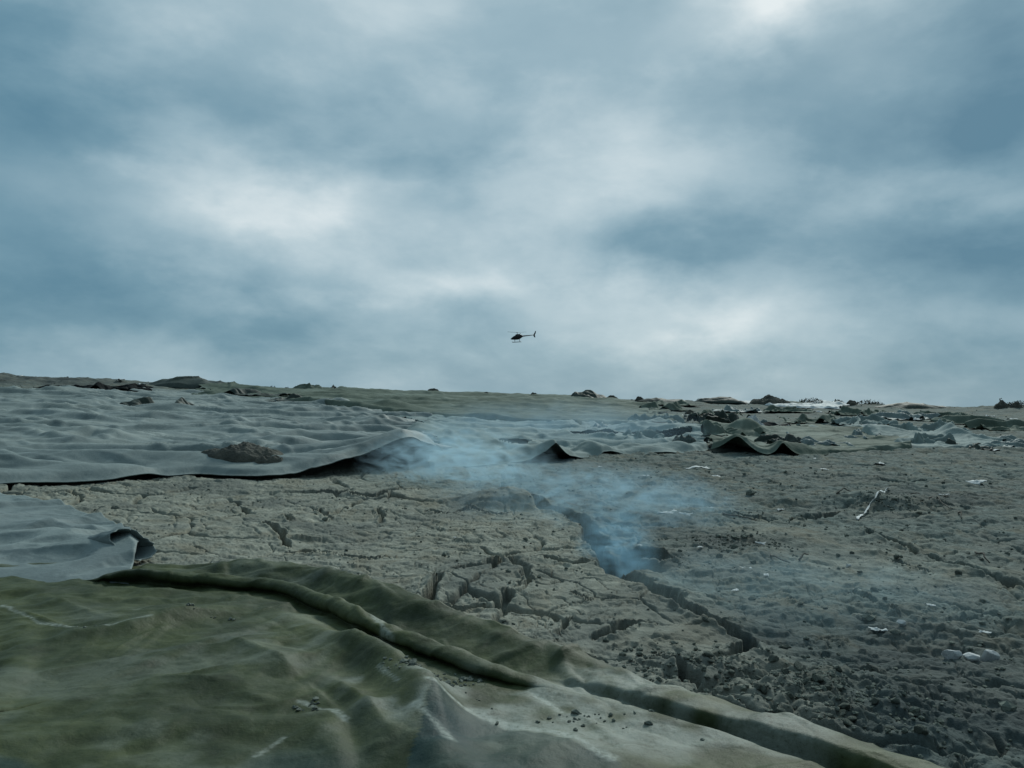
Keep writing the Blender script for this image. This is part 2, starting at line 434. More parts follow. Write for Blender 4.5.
def mat_canvas(name, c1, c2, c3, mud=(.33, .33, .30), mudamt=.3, scale=1.0, rough=.64, weave=420, spec=.17):
    """tarpaulin cloth: faded patches, dried mud, fine weave"""
    m, t = newmat(name)
    co = t.n('ShaderNodeTexCoord').outputs['Object']
    st = t.n('ShaderNodeAttribute', attribute_name='stain').outputs['Fac']
    wr = t.n('ShaderNodeAttribute', attribute_name='wear').outputs['Fac']
    tl = t.n('ShaderNodeAttribute', attribute_name='patch').outputs['Fac']
    n1 = t.noise(co, 1.3 * scale, 9, .68, .3); n2 = t.noise(co, 5 * scale, 8, .70, .2); n3 = t.noise(co, 40, 4, .7)
    c = t.ramp(n1, [(.30, c1), (.50, c2), (.72, c3)])
    c = t.mix(t.ramp(n2, [(.30, .45), (.5, 0.0)]), c, tuple(x * .7 for x in c1))
    c = t.mix(tl, c, (.008, .032, .033))
    md = t.m('MULTIPLY', t.ramp(n2, [(.46, 0.0), (.68, 1.0)]), mudamt)
    sm = t.m('MULTIPLY', st, t.ramp(t.m('ADD', t.m('MULTIPLY', n2, .7), t.m('MULTIPLY', n3, .3)), [(.34, .25), (.56, 1.0)]))
    c = t.mix(t.m('MAXIMUM', md, sm), c, mud)
    c = t.mix(t.m('MULTIPLY', wr, t.ramp(n3, [(.35, .3), (.6, 1.0)])), c, tuple(min(1, x * 1.25 + .05) for x in mud))
    c = t.mix(t.ramp(n3, [(.28, .5), (.40, 0.0)]), c, tuple(x * .6 for x in c1))
    h = t.m('ADD', t.m('MULTIPLY', t.noise(co, weave, 2, .5), .10), t.m('ADD', t.m('MULTIPLY', n2, .5), t.m('MULTIPLY', t.noise(co, 22, 5, .6), .5)))
    finish(t, c, rough, h, .016, .7, spec)
    return m
def mat_plain(name, c1, c2, scale=6, rough=.7, bd=.01, bs=.4, spec=.3):
    m, t = newmat(name)
    co = t.n('ShaderNodeTexCoord').outputs['Object']
    n = t.noise(co, scale, 5, .6)
    finish(t, t.ramp(n, [(.3, c1), (.7, c2)]), rough, t.noise(co, scale * 5, 4, .6), bd, bs, spec)
    return m
M = dict(
    ground=mat_ground(),
    olive=mat_canvas('olive_canvas', c1=(.016, .025, .010), c2=(.040, .053, .020), c3=(.088, .102, .040), mud=(.21, .235, .205), mudamt=.12, rough=.56, spec=.13),
    grey=mat_canvas('blue_grey_canvas', (.095, .130, .130), (.148, .186, .186), (.205, .245, .243), (.24, .29, .275), .25, .8),
    wide=mat_canvas('grey_canvas', (.092, .124, .122), (.160, .198, .194), (.225, .266, .258), (.25, .285, .265), .30, .45, weave=200),
    pale=mat_canvas('pale_grey_canvas', (.140, .186, .182), (.205, .260, .252), (.255, .312, .300), (.24, .28, .26), .35, .5, weave=200, rough=.8, spec=.08),
    green=mat_canvas('faded_green_canvas', (.056, .082, .066), (.095, .122, .096), (.140, .170, .136), (.17, .21, .18), .25, .4, weave=200, rough=.8, spec=.07),
    dkgreen=mat_canvas('dark_green_canvas', (.022, .034, .030), (.034, .050, .042), (.05, .066, .055), (.10, .11, .10), .15, 1.0),
    teal=mat_canvas('dark_teal_canvas', (.020, .045, .050), (.030, .065, .070), (.045, .085, .090), (.16, .18, .17), .2, 1.0),
    clod=mat_plain('earth', (.075, .088, .076), (.175, .197, .168), 9, .95, .02, .7, .1),
    stone=mat_plain('pale_stone', (.36, .38, .38), (.58, .60, .60), 14, .8, .01, .5),
    plastic=mat_plain('white_plastic', (.30, .33, .33), (.60, .63, .63), 4, .7, .006, .4, .15),
    black=mat_plain('shade_black', (.008, .010, .011), (.022, .026, .026), 5, .9, .01, .4, .08),  # shade as colour: berm-foot shadow strips and the hole by the boulder
    heli=mat_plain('dark_paint', (.006, .008, .011), (.010, .013, .017), 2, .45, .002, .1, .4),
    glass=mat_plain('dark_glass', (.010, .014, .018), (.014, .018, .022), 2, .12, .001, .0, .5),
    metal=mat_plain('dark_metal', (.03, .03, .03), (.06, .06, .06), 4, .5, .002, .1, .5),
    weed=mat_plain('dry_weed', (.030, .040, .026), (.070, .075, .050), 5, .9, .005, .2, .1),
    rock=mat_plain('dark_rock', (.042, .046, .041), (.125, .122, .102), 2.5, .9, .05, .8, .15),
    wood=mat_plain('weathered_wood', (.07, .065, .055), (.15, .14, .12), 8, .9, .01, .6, .1),
)

# ------------------------------------------------------------------ ground: one sheet to the horizon
def build_ground():
    th = np.concatenate([np.linspace(-180, -42, 70)[:-1], np.linspace(-42, 42, 1200), np.linspace(42, 180, 70)[1:-1]])
    th = np.radians(th)
    rr = np.concatenate([np.linspace(.15, 2.4, 24)[:-1], np.geomspace(2.4, 58, 1300), np.geomspace(58, 6500, 45)[1:]])
    R, TH = np.meshgrid(rr, th, indexing='ij')
    X, Y = (R * np.sin(TH)), (R * np.cos(TH))
    n, m = X.shape
    x, y = X.ravel(), Y.ravel()
    z = ground_h(x, y)
    V = np.stack([x, y, z], 1)
    q = gridq(n, m)
    i = np.arange(n - 1) * m                                     # close the ring
    q = np.concatenate([q, np.stack([i + m - 1, i + 2 * m - 1, i + m, i], 1)])[:, ::-1]
    V = np.concatenate([V, [[0, 0, float(z[:m].mean())]]])
    j = np.arange(m)
    tr = np.stack([np.full(m, len(V) - 1), (j + 1) % m, j], 1)
    zp, xs = zones(x, y)
    crust = np.clip(zp * .95 + .18 * fbm(x * .6, y * .6, 3, 7), 0, 1) * ss(30, 12, np.hypot(x, y)) + .18
    crust += .35 * np.clip(bump(x, y, at(70, 384, 50)[:2], 5, 3, 1, 3) + bump(x, y, at(-30, 380, 50)[:2], 4, 3, 1, 3), 0, 1)
    crust += .38 * np.clip(bump(x, y, G(830, 550), 1.7, .75, 1, 2.5) + bump(x, y, G(930, 575), 1.5, .6, 1, 2.5) + bump(x, y, G(740, 530), 1.0, .6, 1, 2.5), 0, 1) * (.5 + vn(x * 1.5, y * 2, 14))
    soot = .62 * bump(x, y, G(875, 640), 1.3, .55, 1, 2) + .45 * bump(x, y, G(740, 545), .8, .5, 1, 2) + .60 * bump(x, y, G(970, 710), 1.5, .8, 1, 2.5) + .4 * bump(x, y, G(1000, 500), 2.0, 1.0, 1, 2) + .55 * bump(x, y, (VENT[0] + .1, VENT[1]), .3, .3, 1, 2)
    soot += .25 * ss(4.6, 3.4, y) * (x > 1)
    soot += .6 * np.clip(bump(x, y, at(60, 384, 50)[:2], 5, 3, 1, 3) + bump(x, y, at(-30, 380, 50)[:2], 4, 3, 1, 3), 0, 1)
    soot *= .55 + .9 * vn(x * 2.2, y * 2.2, 12)
    me = npmesh('ground', V, q, tr, True, {'crust': np.append(np.clip(crust, 0, 1), 0), 'soot': np.append(np.clip(soot, 0, .85), 0)})
    return tag(ob('ground', me, M['ground']), kind='structure')
build_ground()

# ------------------------------------------------------------------ cloth: sheets pushed together on the ground until they buckle
def soften(h, it=1):
    for _ in range(it):
        p = np.pad(h, 1, 'edge')
        h = (p[1:-1, 1:-1] * 4 + p[:-2, 1:-1] + p[2:, 1:-1] + p[1:-1, :-2] + p[1:-1, 2:]) / 8
    return h
def _up2(A):
    for ax in (0, 1):
        a = np.moveaxis(A, ax, 0)
        o = np.empty((2 * a.shape[0] - 1,) + a.shape[1:], np.float32)
        o[0::2] = a; o[1::2] = .5 * (a[1:] + a[:-1])
        A = np.moveaxis(o, 0, ax)
    return A
def _proj(P, sa, sb, L, k):
    d = P[sb] - P[sa]
    l = np.sqrt((d * d).sum(-1)) + 1e-9
    c = (k * .5 * (l - L) / l)[..., None] * d
    P[sa] += c; P[sb] -= c
def _lat(n, f, R):
    g = R.rand(f + 3, f + 3).astype(np.float32) - .5
    x = np.linspace(0, f, n); i = x.astype(int); t = x - i; t = t * t * (3 - 2 * t)
    T_, S_ = t[:, None], t[None]
    return (g[i][:, i] * (1 - T_) + g[i + 1][:, i] * T_) * (1 - S_) + (g[i][:, i + 1] * (1 - T_) + g[i + 1][:, i + 1] * T_) * S_
def drape(seed, cx, cy, amp, grav, bend, its=(400, 300, 200, 110), floor=.003):
    R = np.random.RandomState(seed)
    n = 33; L = 1.0 / (n - 1)
    u, v = np.meshgrid(np.linspace(0, 1, n), np.linspace(0, 1, n), indexing='ij')
    P = np.stack([u * (1 - cx), v * (1 - cy), np.zeros_like(u)], -1).astype(np.float32)
    P[..., 0] += amp * _lat(n, 3, R) + .4 * amp * _lat(n, 7, R); P[..., 1] += amp * _lat(n, 3, R) + .4 * amp * _lat(n, 7, R)
    for lv in range(len(its)):
        if lv:
            P = _up2(P).astype(np.float32); n = P.shape[0]; L *= .5
        P[..., 2] += .25 * L * (R.rand(n, n) - .3)
        Q = P.copy()
        edge = np.zeros((n, n), bool); edge[0] = edge[-1] = True; edge[:, 0] = edge[:, -1] = True
        E = P[edge][:, :2].copy()
        fl = floor * sum(a_ * _lat(n, f, np.random.RandomState(seed + f)) for f, a_ in ((4, 1), (9, .5), (19, .22)))
        al = slice(None)
        for it in range(its[lv]):
            V = (P - Q) * .90
            Q = P.copy(); P = P + V; P[..., 2] -= grav * 65 / n
            for o in (0, 1):
                m = len(range(o + 1, n, 2)); a_, b_ = slice(o, o + 2 * m - 1, 2), slice(o + 1, o + 2 * m, 2)
                _proj(P, (a_, al), (b_, al), L, 1.0); _proj(P, (al, a_), (al, b_), L, 1.0)
                _proj(P, (a_, slice(0, n - 1)), (b_, slice(1, n)), L * 2 ** .5, .35)
                _proj(P, (a_, slice(1, n)), (b_, slice(0, n - 1)), L * 2 ** .5, .35)
            for o in (0, 1, 2, 3):
                a_, b_ = slice(o, n - 2, 4), slice(o + 2, n, 4)
                _proj(P, (a_, al), (b_, al), 2 * L, bend[lv]); _proj(P, (al, a_), (al, b_), 2 * L, bend[lv])
            P[edge, 0] = E[:, 0]; P[edge, 1] = E[:, 1]
            low = P[..., 2] < fl
            P[..., 2] = np.maximum(P[..., 2], fl)
            P[low, :2] = Q[low, :2] + .5 * (P[low, :2] - Q[low, :2])
    z = P[8:-8, 8:-8, 2]
    z = z - np.percentile(z, 4)
    return soften(np.clip(z / np.percentile(z, 99.3), -.1, 1.15), 1)
BND = (.95, .9, .8, .7)
CLOTH = [drape(3, .03, .06, .07, .00001, BND), drape(4, .015, .06, .05, .000006, (.95, .8, .6, .4)), drape(2, .03, .05, .05, .000006, BND),
         drape(5, .05, .05, .08, .00002, BND), drape(8, .02, .08, .05, .00001, (.95, .8, .6, .4)), drape(13, .03, .05, .06, .000012, BND)]
def folds(k, x, y, S, ang=0.0, ou=.0, ov=.0, flip=1):
    """height 0..1 of the buckled cloth k, stretched to S metres"""
    Z = CLOTH[k]
    su, sv = (S if hasattr(S, '__len__') else (S, S))
    c, s = math.cos(ang), math.sin(ang)
    u = (x * c + y * s) / su + ou; v = flip * (-x * s + y * c) / sv + ov
    tri = lambda q: 1 - np.abs(np.mod(q, 2) - 1)
    n = Z.shape[0] - 1
    u, v = tri(u) * (n - .001), tri(v) * (n - .001)
    i, j = u.astype(int), v.astype(int); fu, fv = u - i, v - j
    return (Z[i, j] * (1 - fu) + Z[i + 1, j] * fu) * (1 - fv) + (Z[i, j + 1] * (1 - fu) + Z[i + 1, j + 1] * fu) * fv

# ------------------------------------------------------------------ tarpaulins
def creases(x, y, seed, count, box, amp, width, length, ang=None, spread=.5):
    """cloth folds: many sharp ridges that taper out, running mostly one way"""
    R = np.random.RandomState(seed)
    h = np.zeros_like(x)
    for k in range(count):
        cx, cy = R.uniform(box[0], box[2]), R.uniform(box[1], box[3])
        a = (R.uniform(0, math.pi) if ang is None else R.normal(ang, spread))
        L = length * R.uniform(.4, 1.5); wd = width * R.uniform(.5, 1.6); A = amp * R.uniform(.3, 1.2) * (1 if R.rand() < .72 else -.7)
        bend = R.normal(0, .25) / L
        mk = (np.abs(x - cx) < L * 1.2) & (np.abs(y - cy) < L * 1.2)
        if not mk.any(): continue
        dx, dy = x[mk] - cx, y[mk] - cy
        u = dx * math.cos(a) + dy * math.sin(a); v = -dx * math.sin(a) + dy * math.cos(a) + bend * u * u
        tp = np.clip(1 - (u / L) ** 2, 0, 1)
        # one side steep, the other slack
        side = np.where(v > 0, 1.0, 2.2) if R.rand() < .5 else np.where(v > 0, 2.2, 1.0)
        s = np.sqrt((v * side) ** 2 + (wd * .07) ** 2) - wd * .07
        h[mk] += A * tp * np.exp(-s / wd)
    return h
def catmull(P, n):
    """smooth resampling of a polyline to n points at even spacing"""
    P = np.array(P, float)
    Q = np.vstack([2 * P[0] - P[1], P, 2 * P[-1] - P[-2]])
    out = []
    for i in range(1, len(Q) - 2):
        for t in np.linspace(0, 1, 40, endpoint=False):
            a, b, c, d = Q[i - 1], Q[i], Q[i + 1], Q[i + 2]
            out.append(.5 * (2 * b + (c - a) * t + (2 * a - 5 * b + 4 * c - d) * t * t + (3 * b - a - 3 * c + d) * t ** 3))
    out.append(P[-1])
    out = np.array(out)
    s = np.concatenate([[0], np.cumsum(np.linalg.norm(np.diff(out, axis=0), axis=1))])
    q = np.linspace(0, s[-1], n)
    return np.stack([np.interp(q, s, out[:, k]) for k in range(P.shape[1])], 1)
def sheet_object(name, P, mat, thick=.006, attrs=None, holes=(), parent=None, keep=None):
    n, m = P.shape[:2]
    V = P.reshape(-1, 3).copy()
    org = np.array([V[:, 0].mean(), V[:, 1].mean(), V[:, 2].min()])
    q = gridq(n, m)
    c = V[q].mean(1)
    ok = np.ones(len(q), bool)
    for (hx, hy, rx, ry) in holes:
        ok &= ((c[:, 0] - hx) / rx) ** 2 + ((c[:, 1] - hy) / ry) ** 2 > 1
    q = q[ok]
    nz = np.cross(V[q[:, 1]] - V[q[:, 0]], V[q[:, 3]] - V[q[:, 0]])[:, 2].mean()
    if nz < 0: q = q[:, ::-1]
    a = {'stain': np.zeros(len(V)), 'wear': np.zeros(len(V)), 'patch': np.zeros(len(V))}
    a.update(attrs or {})
    me = npmesh(name, V - org, q, None, True, a)
    o = ob(name, me, mat, parent, org)
    md = o.modifiers.new('thickness', 'SOLIDIFY')
    md.thickness, md.offset = thick, 1
    return o
def wide_sheet(name, front, back, n, m, mat, z0=.05, amp=.09, seed=1, lifts=(), holes=(), edge=.0, fold_len=3.5, fold_w=.35, cnt=160, tp=1.5, fuzz=.12, lat=None):
    """a large sheet lying over the dome; front and back edges are given in pixels of the photograph"""
    A, B = catmull(GP(front), n), catmull(GP(back), n)
    t = np.linspace(0, 1, m) ** tp
    P = A[:, None, :] * (1 - t)[None, :, None] + B[:, None, :] * t[None, :, None]
    x, y = P[..., 0].copy(), P[..., 1].copy()
    ed = np.exp(-t / .03)[None, :]
    y += ed * fuzz * fbm(x * 1.3, np.full_like(x, seed), 4, seed) * 2
    rd = np.exp(-(1 - t) / .04)[None, :]
    y += rd * 1.2 * fbm(x * .35, np.full_like(x, seed + 3), 4, seed + 2)
    h = T(x, y) + z0
    bx = (x.min(), y.min(), x.max(), y.max())
    k = seed % 6
    w_ = amp * (1.25 * folds(k, x, y, (fold_len * 3.4, fold_w * 24), .22, .13 * seed, .37 * seed) + .62 * folds((k + 1) % 6, x, y, (fold_len * 1.6, fold_w * 12), -.35, .31 * seed, .17, -1)
                + .22 * folds((k + 3) % 6, x, y, (fold_len * .8, fold_w * 6), .5, .5, .23 * seed) + .07 * folds((k + 4) % 6, x, y, (fold_len * .4, fold_w * 2.8), -.3, .2, .1))
    w_ += creases(x, y, seed, cnt // 2, bx, amp * .32, fold_w * .36, fold_len * .9, lat or 0.06, .2) + amp * .35 * fbm(x * .35, y * .8, 3, seed)
    w_ += amp * (.30 * trin(x, y, seed + 21, 3.2, 1.4, .28, .4) + .12 * trin(x, y, seed + 22, .9, .55, -.3, .5) + .05 * trin(x, y, seed + 23, .35, .25, .3, .5))
    fd = ss(0, .05, t)[None, :] * .75 + .25
    h = h + np.maximum(w_ * fd, -z0 * .6)
    sa = np.linspace(0, 1, n)[:, None]
    side = np.exp(-sa / .03) * 1.0 * (fbm(y * .9, y * 0 + seed, 4, seed + 6) + .3) - np.exp(-(1 - sa) / .03) * 1.0 * (fbm(y * .9, y * 0 + seed, 4, seed + 7) + .3)
    x += side
    dist = np.hypot(P[..., 0] - A[:, None, 0], P[..., 1] - A[:, None, 1])
    h = h - (z0 + .01) * (1 - ss(0, .22, dist))
    if edge: h += edge * np.exp(-((dist - .35) / .28) ** 2) * (.5 + vn(x * .6, y * 0 + seed, seed))
    for (px, py, rx, ry, hh, p) in lifts:
        c = G(px, py)
        q = np.sqrt(((x - c[0]) / rx) ** 2 + ((y - c[1]) / ry) ** 2)
        h += hh * np.exp(-q ** p)
    st = ss(.52, .75, vn(x * .35, y * .9, seed + 8) * .7 + .3 * vn(x * 1.5, y * 3, seed + 9)) * .7
    return sheet_object(name, np.stack([x, y, h], -1), mat, .012, {'stain': st}, [(*G(*hh[:2]), hh[2], hh[3]) for hh in holes])

# the big grey sheet at the left, its free corner thrown up over the mud
o = wide_sheet('tarpaulin', [(-170, 494), (0, 487), (100, 483), (180, 477), (250, 481), (292, 480), (345, 476), (400, 471), (448, 463)],
               [(-170, 385), (0, 390.5), (60, 391), (120, 392), (180, 393), (250, 400), (320, 406), (380, 411), (436, 421)], 420, 330, M['wide'], seed=11, amp=.15,
               edge=.06, lifts=[(402, 470, 1.15, 1.4, .60, 1.25), (120, 468, 2.6, .35, .22, 2), (20, 475, 1.6, .35, .18, 2), (215, 470, 1.4, .3, .12, 2),
                                (160, 412, 1.2, .3, .22, 2), (330, 440, 3.5, .6, .12, 2)], fold_w=.26, fold_len=3.4, cnt=420)
tag(o, 'wide blue-grey tarpaulin covering the rise at left, its front corner lifted beside the smoke', 'tarpaulin')
# the pale sheet in the middle distance
o = wide_sheet('tarpaulin', [(405, 470), (440, 468), (500, 466), (540, 463), (600, 458), (640, 456), (690, 453), (716, 449)],
               [(400, 417), (440, 418), (470, 420), (520, 425), (560, 426), (620, 425), (680, 426), (716, 428)], 300, 170, M['pale'], seed=23, amp=.12, edge=.08,
               lifts=[(553, 462, .34, .4, .40, 1.2), (515, 450, .75, .5, .26, 3), (595, 440, .9, .8, .22, 2), (660, 436, 1.8, .5, .22, 2.5), (690, 440, 1.0, .9, .30, 2), (470, 436, 2.2, 1, .16, 2), (610, 457, .5, .25, .10, 2), (655, 455, .8, .25, .08, 2)],
               holes=[(515, 449.5, .50, .62), (592, 440, .72, .70), (652, 440.5, 1.1, .45)], fold_w=.20, fold_len=2.2, cnt=190)
tag(o, 'pale grey crumpled tarpaulin with torn openings and one pointed peak, behind the smoke', 'tarpaulin')
# the faded green sheet behind it, up to the skyline
o = wide_sheet('tarpaulin', [(200, 398), (260, 401), (300, 406), (345, 410), (420, 418), (480, 422), (540, 428), (600, 427), (650, 426.5), (700, 425)],
               [(190, 386), (250, 388), (300, 390), (380, 390.5), (440, 392), (520, 395), (560, 397), (600, 400), (630, 404), (650, 408)], 330, 170, M['green'], seed=31, amp=.15, edge=.16,
               lifts=[(390, 411, 1.6, .6, .3, 2), (500, 408, 4, .8, .16, 2), (640, 408, 3, .7, .14, 2)], fold_w=.4, fold_len=5, cnt=300, tp=1.1, fuzz=.25)
tag(o, 'faded green tarpaulin spread in long folds below the central skyline', 'tarpaulin')
# the olive sheet at right with its front edge standing in arches
o = wide_sheet('tarpaulin', [(692, 452), (722, 455), (742, 457), (760, 459), (785, 458), (830, 455), (870, 453), (925, 450)],
               [(700, 428), (740, 428), (780, 427), (800, 426), (830, 428), (860, 431), (890, 436), (925, 444)], 320, 170, M['green'], seed=43, amp=.11, edge=.05,
               lifts=[(737, 456, .36, .75, .44, 1.5), (784, 458, .24, .5, .34, 1.3), (708, 448, .8, .8, .24, 2), (748, 436, .5, .35, .30, 2.5), (700, 434, 1.4, .5, .3, 2)],
               holes=[(712, 441, .45, .4)], fold_w=.25, fold_len=2.2, cnt=110)
tag(o, 'grey-green tarpaulin at right whose front edge stands up in a dark arch', 'tarpaulin')

# near sheet at the left edge: blue grey, its right end curling over
def near_grey():
    n, m = 240, 150
    fr = catmull([(-8.6, 5.7), (-6, 5.9), (-4.6, 6.0), (-3.9, 6.0), (-3.3, 6.1), (-2.95, 6.25)], n)
    bk = catmull([(-8.6, 9.7), GP([(-60, 490)])[0]] + GP([(0, 498), (60, 509), (105, 525), (128, 538), (140, 556)]), n)
    t = np.linspace(0, 1, m)
    P = fr[:, None] * (1 - t)[None, :, None] + bk[:, None] * t[None, :, None]
    x, y = P[..., 0].copy(), P[..., 1].copy()
    s = np.linspace(0, 1, n)[:, None] * np.ones((1, m))
    y += .05 * fbm(x * 2, y * 0, 3, 5) * np.exp(-(1 - t) / .05)[None]
    bx = (-8.6, 6, -3, 10)
    h = T(x, y) + .045 + .065 * folds(5, x, y, (4.2, 3.2), .7, .1, .2) + .018 * trin(x, y, 46, .6, .4, .5, .45) + .007 * trin(x, y, 47, .22, .16, .2, .5) + .022 * folds(1, x, y, 1.6, .2, .3, .1) + .006 * folds(4, x, y, .7, .5)
    # a long fold running to the curl and a sharp one down to the olive sheet
    for A_, B_, a, wd in (((-5.6, 6.9), (-3.7, 7.6), .10, .14), ((-4.4, 6.85), (-3.85, 7.55), .09, .10), ((-4.9, 8.3), (-3.6, 7.5), .06, .16), ((-6.5, 7.3), (-4.6, 6.75), .10, .12), ((-4.45, 6.8), (-3.4, 7.05), .07, .08)):
        q, tt = polydist(x, y, [A_, B_])
        h += a * np.exp(-q / wd) * (.4 + .6 * np.sin(np.pi * np.clip(tt, .05, .95)))
    L = np.hypot(*(bk[-1] - bk[0]))
    d_end = (1 - s) * L
    qd, tt = polydist(x, y, [(-4.9, 7.55), (-3.42, 7.03)])
    h += .15 * tt ** 1.2 * np.exp(-(qd / (.10 + .16 * tt)) ** 2)
    qd, tt = polydist(x, y, [(-3.42, 7.03), (-3.1, 6.7), (-2.9, 6.4)])
    h += .10 * (1 - tt) * np.exp(-qd / .10)
    h = np.maximum(h, T(x, y) + .02)
    h = np.minimum(h, T(x, y) + .005 + .35 * t[None])
    o = sheet_object('tarpaulin', np.stack([x, y, h], -1), M['grey'], .008, {'stain': .35 * ss(.45, .7, vn(x * 1.1, y * 1.1, 8))})
    # the corner: cloth wound into a funnel whose mouth faces right
    nu, nv = 60, 90
    u = np.linspace(0, 1, nu)[:, None] * np.ones((1, nv)); ph = np.linspace(rad(-115), rad(225), nv)[None] * np.ones((nu, 1))
    A0, A1 = np.array([-4.5, 7.42]), np.array([-3.27, 6.98])
    # the far lip reaches further right than the near one
    reach = 1 + .10 * np.cos(ph - rad(150)) + .05 * fbm(ph * 2, ph * 0, 3, 3)
    uu = u * reach
    r = .025 + .105 * uu ** 1.2 + .015 * fbm(uu * 5, ph * 1.2, 3, 61) * (.3 + u)
    r = r * (1 + .16 * np.cos(2 * ph + 1.0) * u)
    # angle 0 is up; positive turns away from the viewer
    cx = A0[0] + (A1[0] - A0[0]) * uu; cy = A0[1] + (A1[1] - A0[1]) * uu
    X = cx + .04 * np.sin(ph) * u; Y = cy + r * np.sin(ph) * 1.15; Z = T(cx, cy) + .02 + .03 * u - .05 * (1 - u) + r + r * np.cos(ph) * (1.0 + .25 * u * (ph > rad(20)) * (ph < rad(110)))
    c_ = sheet_object('curled_corner', np.stack([X, Y, Z], -1), M['grey'], .006, {'wear': .35 * (u > .985)}, parent=o)
    c_.location = c_.location - o.location
    return o
o = near_grey()
tag(o, 'blue-grey tarpaulin at the left edge ending in a curled, open corner', 'tarpaulin')

# near olive sheet: flap, rolled fold, then the body of the sheet under the viewer
def near_olive():
    n = 860
    E = catmull(EDGE_A, n)
    s = np.linspace(0, 1, n)
    xi = E[:, 0]
    # direction into the sheet
    k = ss(-2.4, .2, xi)
    D = np.stack([-.10 - .62 * k, -1 + .22 * k], 1)
    D /= np.linalg.norm(D, axis=1)[:, None]
    pl = np.array([0, .10, .20, .30, .38, .45, .53, .60, .62, .58, .60, .70, .85, 1.05])
    pr = np.array([0, .06, .14, .23, .275, .295, .32, .36, .41, .48, .58, .70, .85, 1.05])
    zl = np.array([.115, .105, .05, .008, .00, .05, .105, .095, .055, .022, .006, .010, .02, .02])      # middle: raised flap, valley, overhanging tube
    zr = np.array([.02, .065, .085, .085, .070, .004, .004, .032, .052, .050, .042, .032, .026, .02])       # right: a flat flap with a steep inner face, then a low ridge
    zk = np.array([.02, .03, .035, .03, .03, .06, .115, .12, .08, .035, .008, .012, .03, .02])         # left: the edge turned under
    z0 = np.array([.02, .03, .03, .03, .03, .03, .03, .03, .03, .03, .03, .03, .03, .02])              # far left: flat
    pt = np.linspace(0, 1, len(pl)); q = np.linspace(0, 1, 120)
    sm = lambda a: catmull(np.stack([pt * 5, a], 1), 120)[:, 1]
    wf = ss(-3.25, -2.85, xi)[:, None]; wl = ss(-2.75, -2.15, xi)[:, None]; wr = ss(.25, .8, xi)[:, None]
    mixp = lambda a, b, c, d: (a * (1 - wf) + wf * (b * (1 - wl) + wl * (c * (1 - wr) + wr * d)))
    Z = mixp(sm(z0)[None], sm(zk)[None], sm(zl)[None], sm(zr)[None])
    U = mixp(sm(pl)[None], sm(pl)[None], sm(pl)[None], sm(pr)[None])
    Uo = U * (1 + .18 * vn(s * 9, s * 0, 4)[:, None] - .09)
    Z = Z * (1.0 + .5 * (vn(s * 12, s * 0 + 3, 6)[:, None] - .5))
    ext = 1.05 + np.concatenate([np.linspace(.02, 4.2, 300), np.linspace(4.25, 8, 30)])
    Uall = np.concatenate([Uo, np.repeat((Uo[:, -1:] - 1.05), len(ext), 1) + ext[None]], 1)
    Zall = np.concatenate([Z, np.full((n, len(ext)), .02)], 1)
    x = E[:, 0:1] + D[:, 0:1] * Uall; y = E[:, 1:2] + D[:, 1:2] * Uall
    jit = .05 * fbm(s * 30, s * 0, 3, 8)
    x = x + D[:, 0:1] * jit[:, None] * np.exp(-Uall / .5); y = y + D[:, 1:2] * jit[:, None] * np.exp(-Uall / .5)
    body = ss(.62, 1.0, Uall)
    bx = (-5, .5, 2.2, 6.5)
    h = T(x, y) + .012 + Zall
    w_ = .075 * folds(0, x, y, (7.5, 6.0), .75, .18, .32) + .034 * folds(4, x, y, (3.8, 3.0), -.45, .35, .2, -1) + .014 * folds(5, x, y, (2.0, 1.5), .9, .1, .6) + .006 * folds(2, x, y, 1.0, .3) + .02 * fbm(x * .6, y * .6, 2, 15)
    w_ += .022 * trin(x, y, 43, .62, .40, .8, .45) + .010 * trin(x, y, 44, .27, .18, -.4, .5) + .0035 * trin(x, y, 45, .11, .08, .3, .5)
    w_ += creases(x, y, 103, 70, bx, .014, .022, .55, .30, .5) + creases(x, y, 104, 60, bx, .009, .014, .3, .2, .9)
    # folds one can pick out: (from, to, height, width)
    for A_, B_, a, wd in ((G(8, 618), G(75, 642), .03, .035), (G(75, 642), G(215, 622), .035, .06), (G(30, 600), G(130, 640), .05, .14), (G(230, 650), G(300, 690), .05, .09), (G(300, 690), G(345, 735), .05, .08),
                          (G(330, 650), G(420, 690), .05, .12), (G(420, 690), G(450, 768), .05, .10), (G(330, 690), G(400, 768), .07, .12), (G(150, 690), G(225, 700), .03, .05), (G(60, 590), G(185, 600), .03, .08),
                          (G(520, 690), G(570, 690), .03, .08), (G(640, 720), G(760, 790), .05, .06), (G(0, 690), G(170, 660), .03, .08)):
        qd, tt = polydist(x, y, [A_, B_])
        w_ += a * np.exp(-qd / wd) * (.25 + .75 * np.sin(np.pi * np.clip(tt, .02, .98)))
    qd, tt = polydist(x, y, GP([(318, 640), (362, 662), (398, 692), (424, 728), (446, 790)]))
    w_ += .115 * np.exp(-(qd / .13) ** 2) * np.sin(np.pi * np.clip(tt * .8 + .12, 0, 1))
    qd, tt = polydist(x, y, GP([(300, 690), (330, 712), (352, 745), (360, 790)]))
    w_ -= .03 * np.exp(-(qd / .06) ** 2)
    qd, tt = polydist(x, y, GP([(20, 655), (130, 640), (240, 610)]))
    w_ += .05 * np.exp(-(qd / .09) ** 2) * np.sin(np.pi * np.clip(tt, .03, .97))
    h += np.maximum(w_, -.025) * body + (.012 * trin(x, y, 48, .35, .16, -.6, .45) + .005 * trin(x, y, 49, .14, .09, .4, .5) + .024 * folds(4, x, y, 1.3, -.5, .2, .1) + .007 * folds(2, x, y, .6, .3) - .010) * (1 - body)
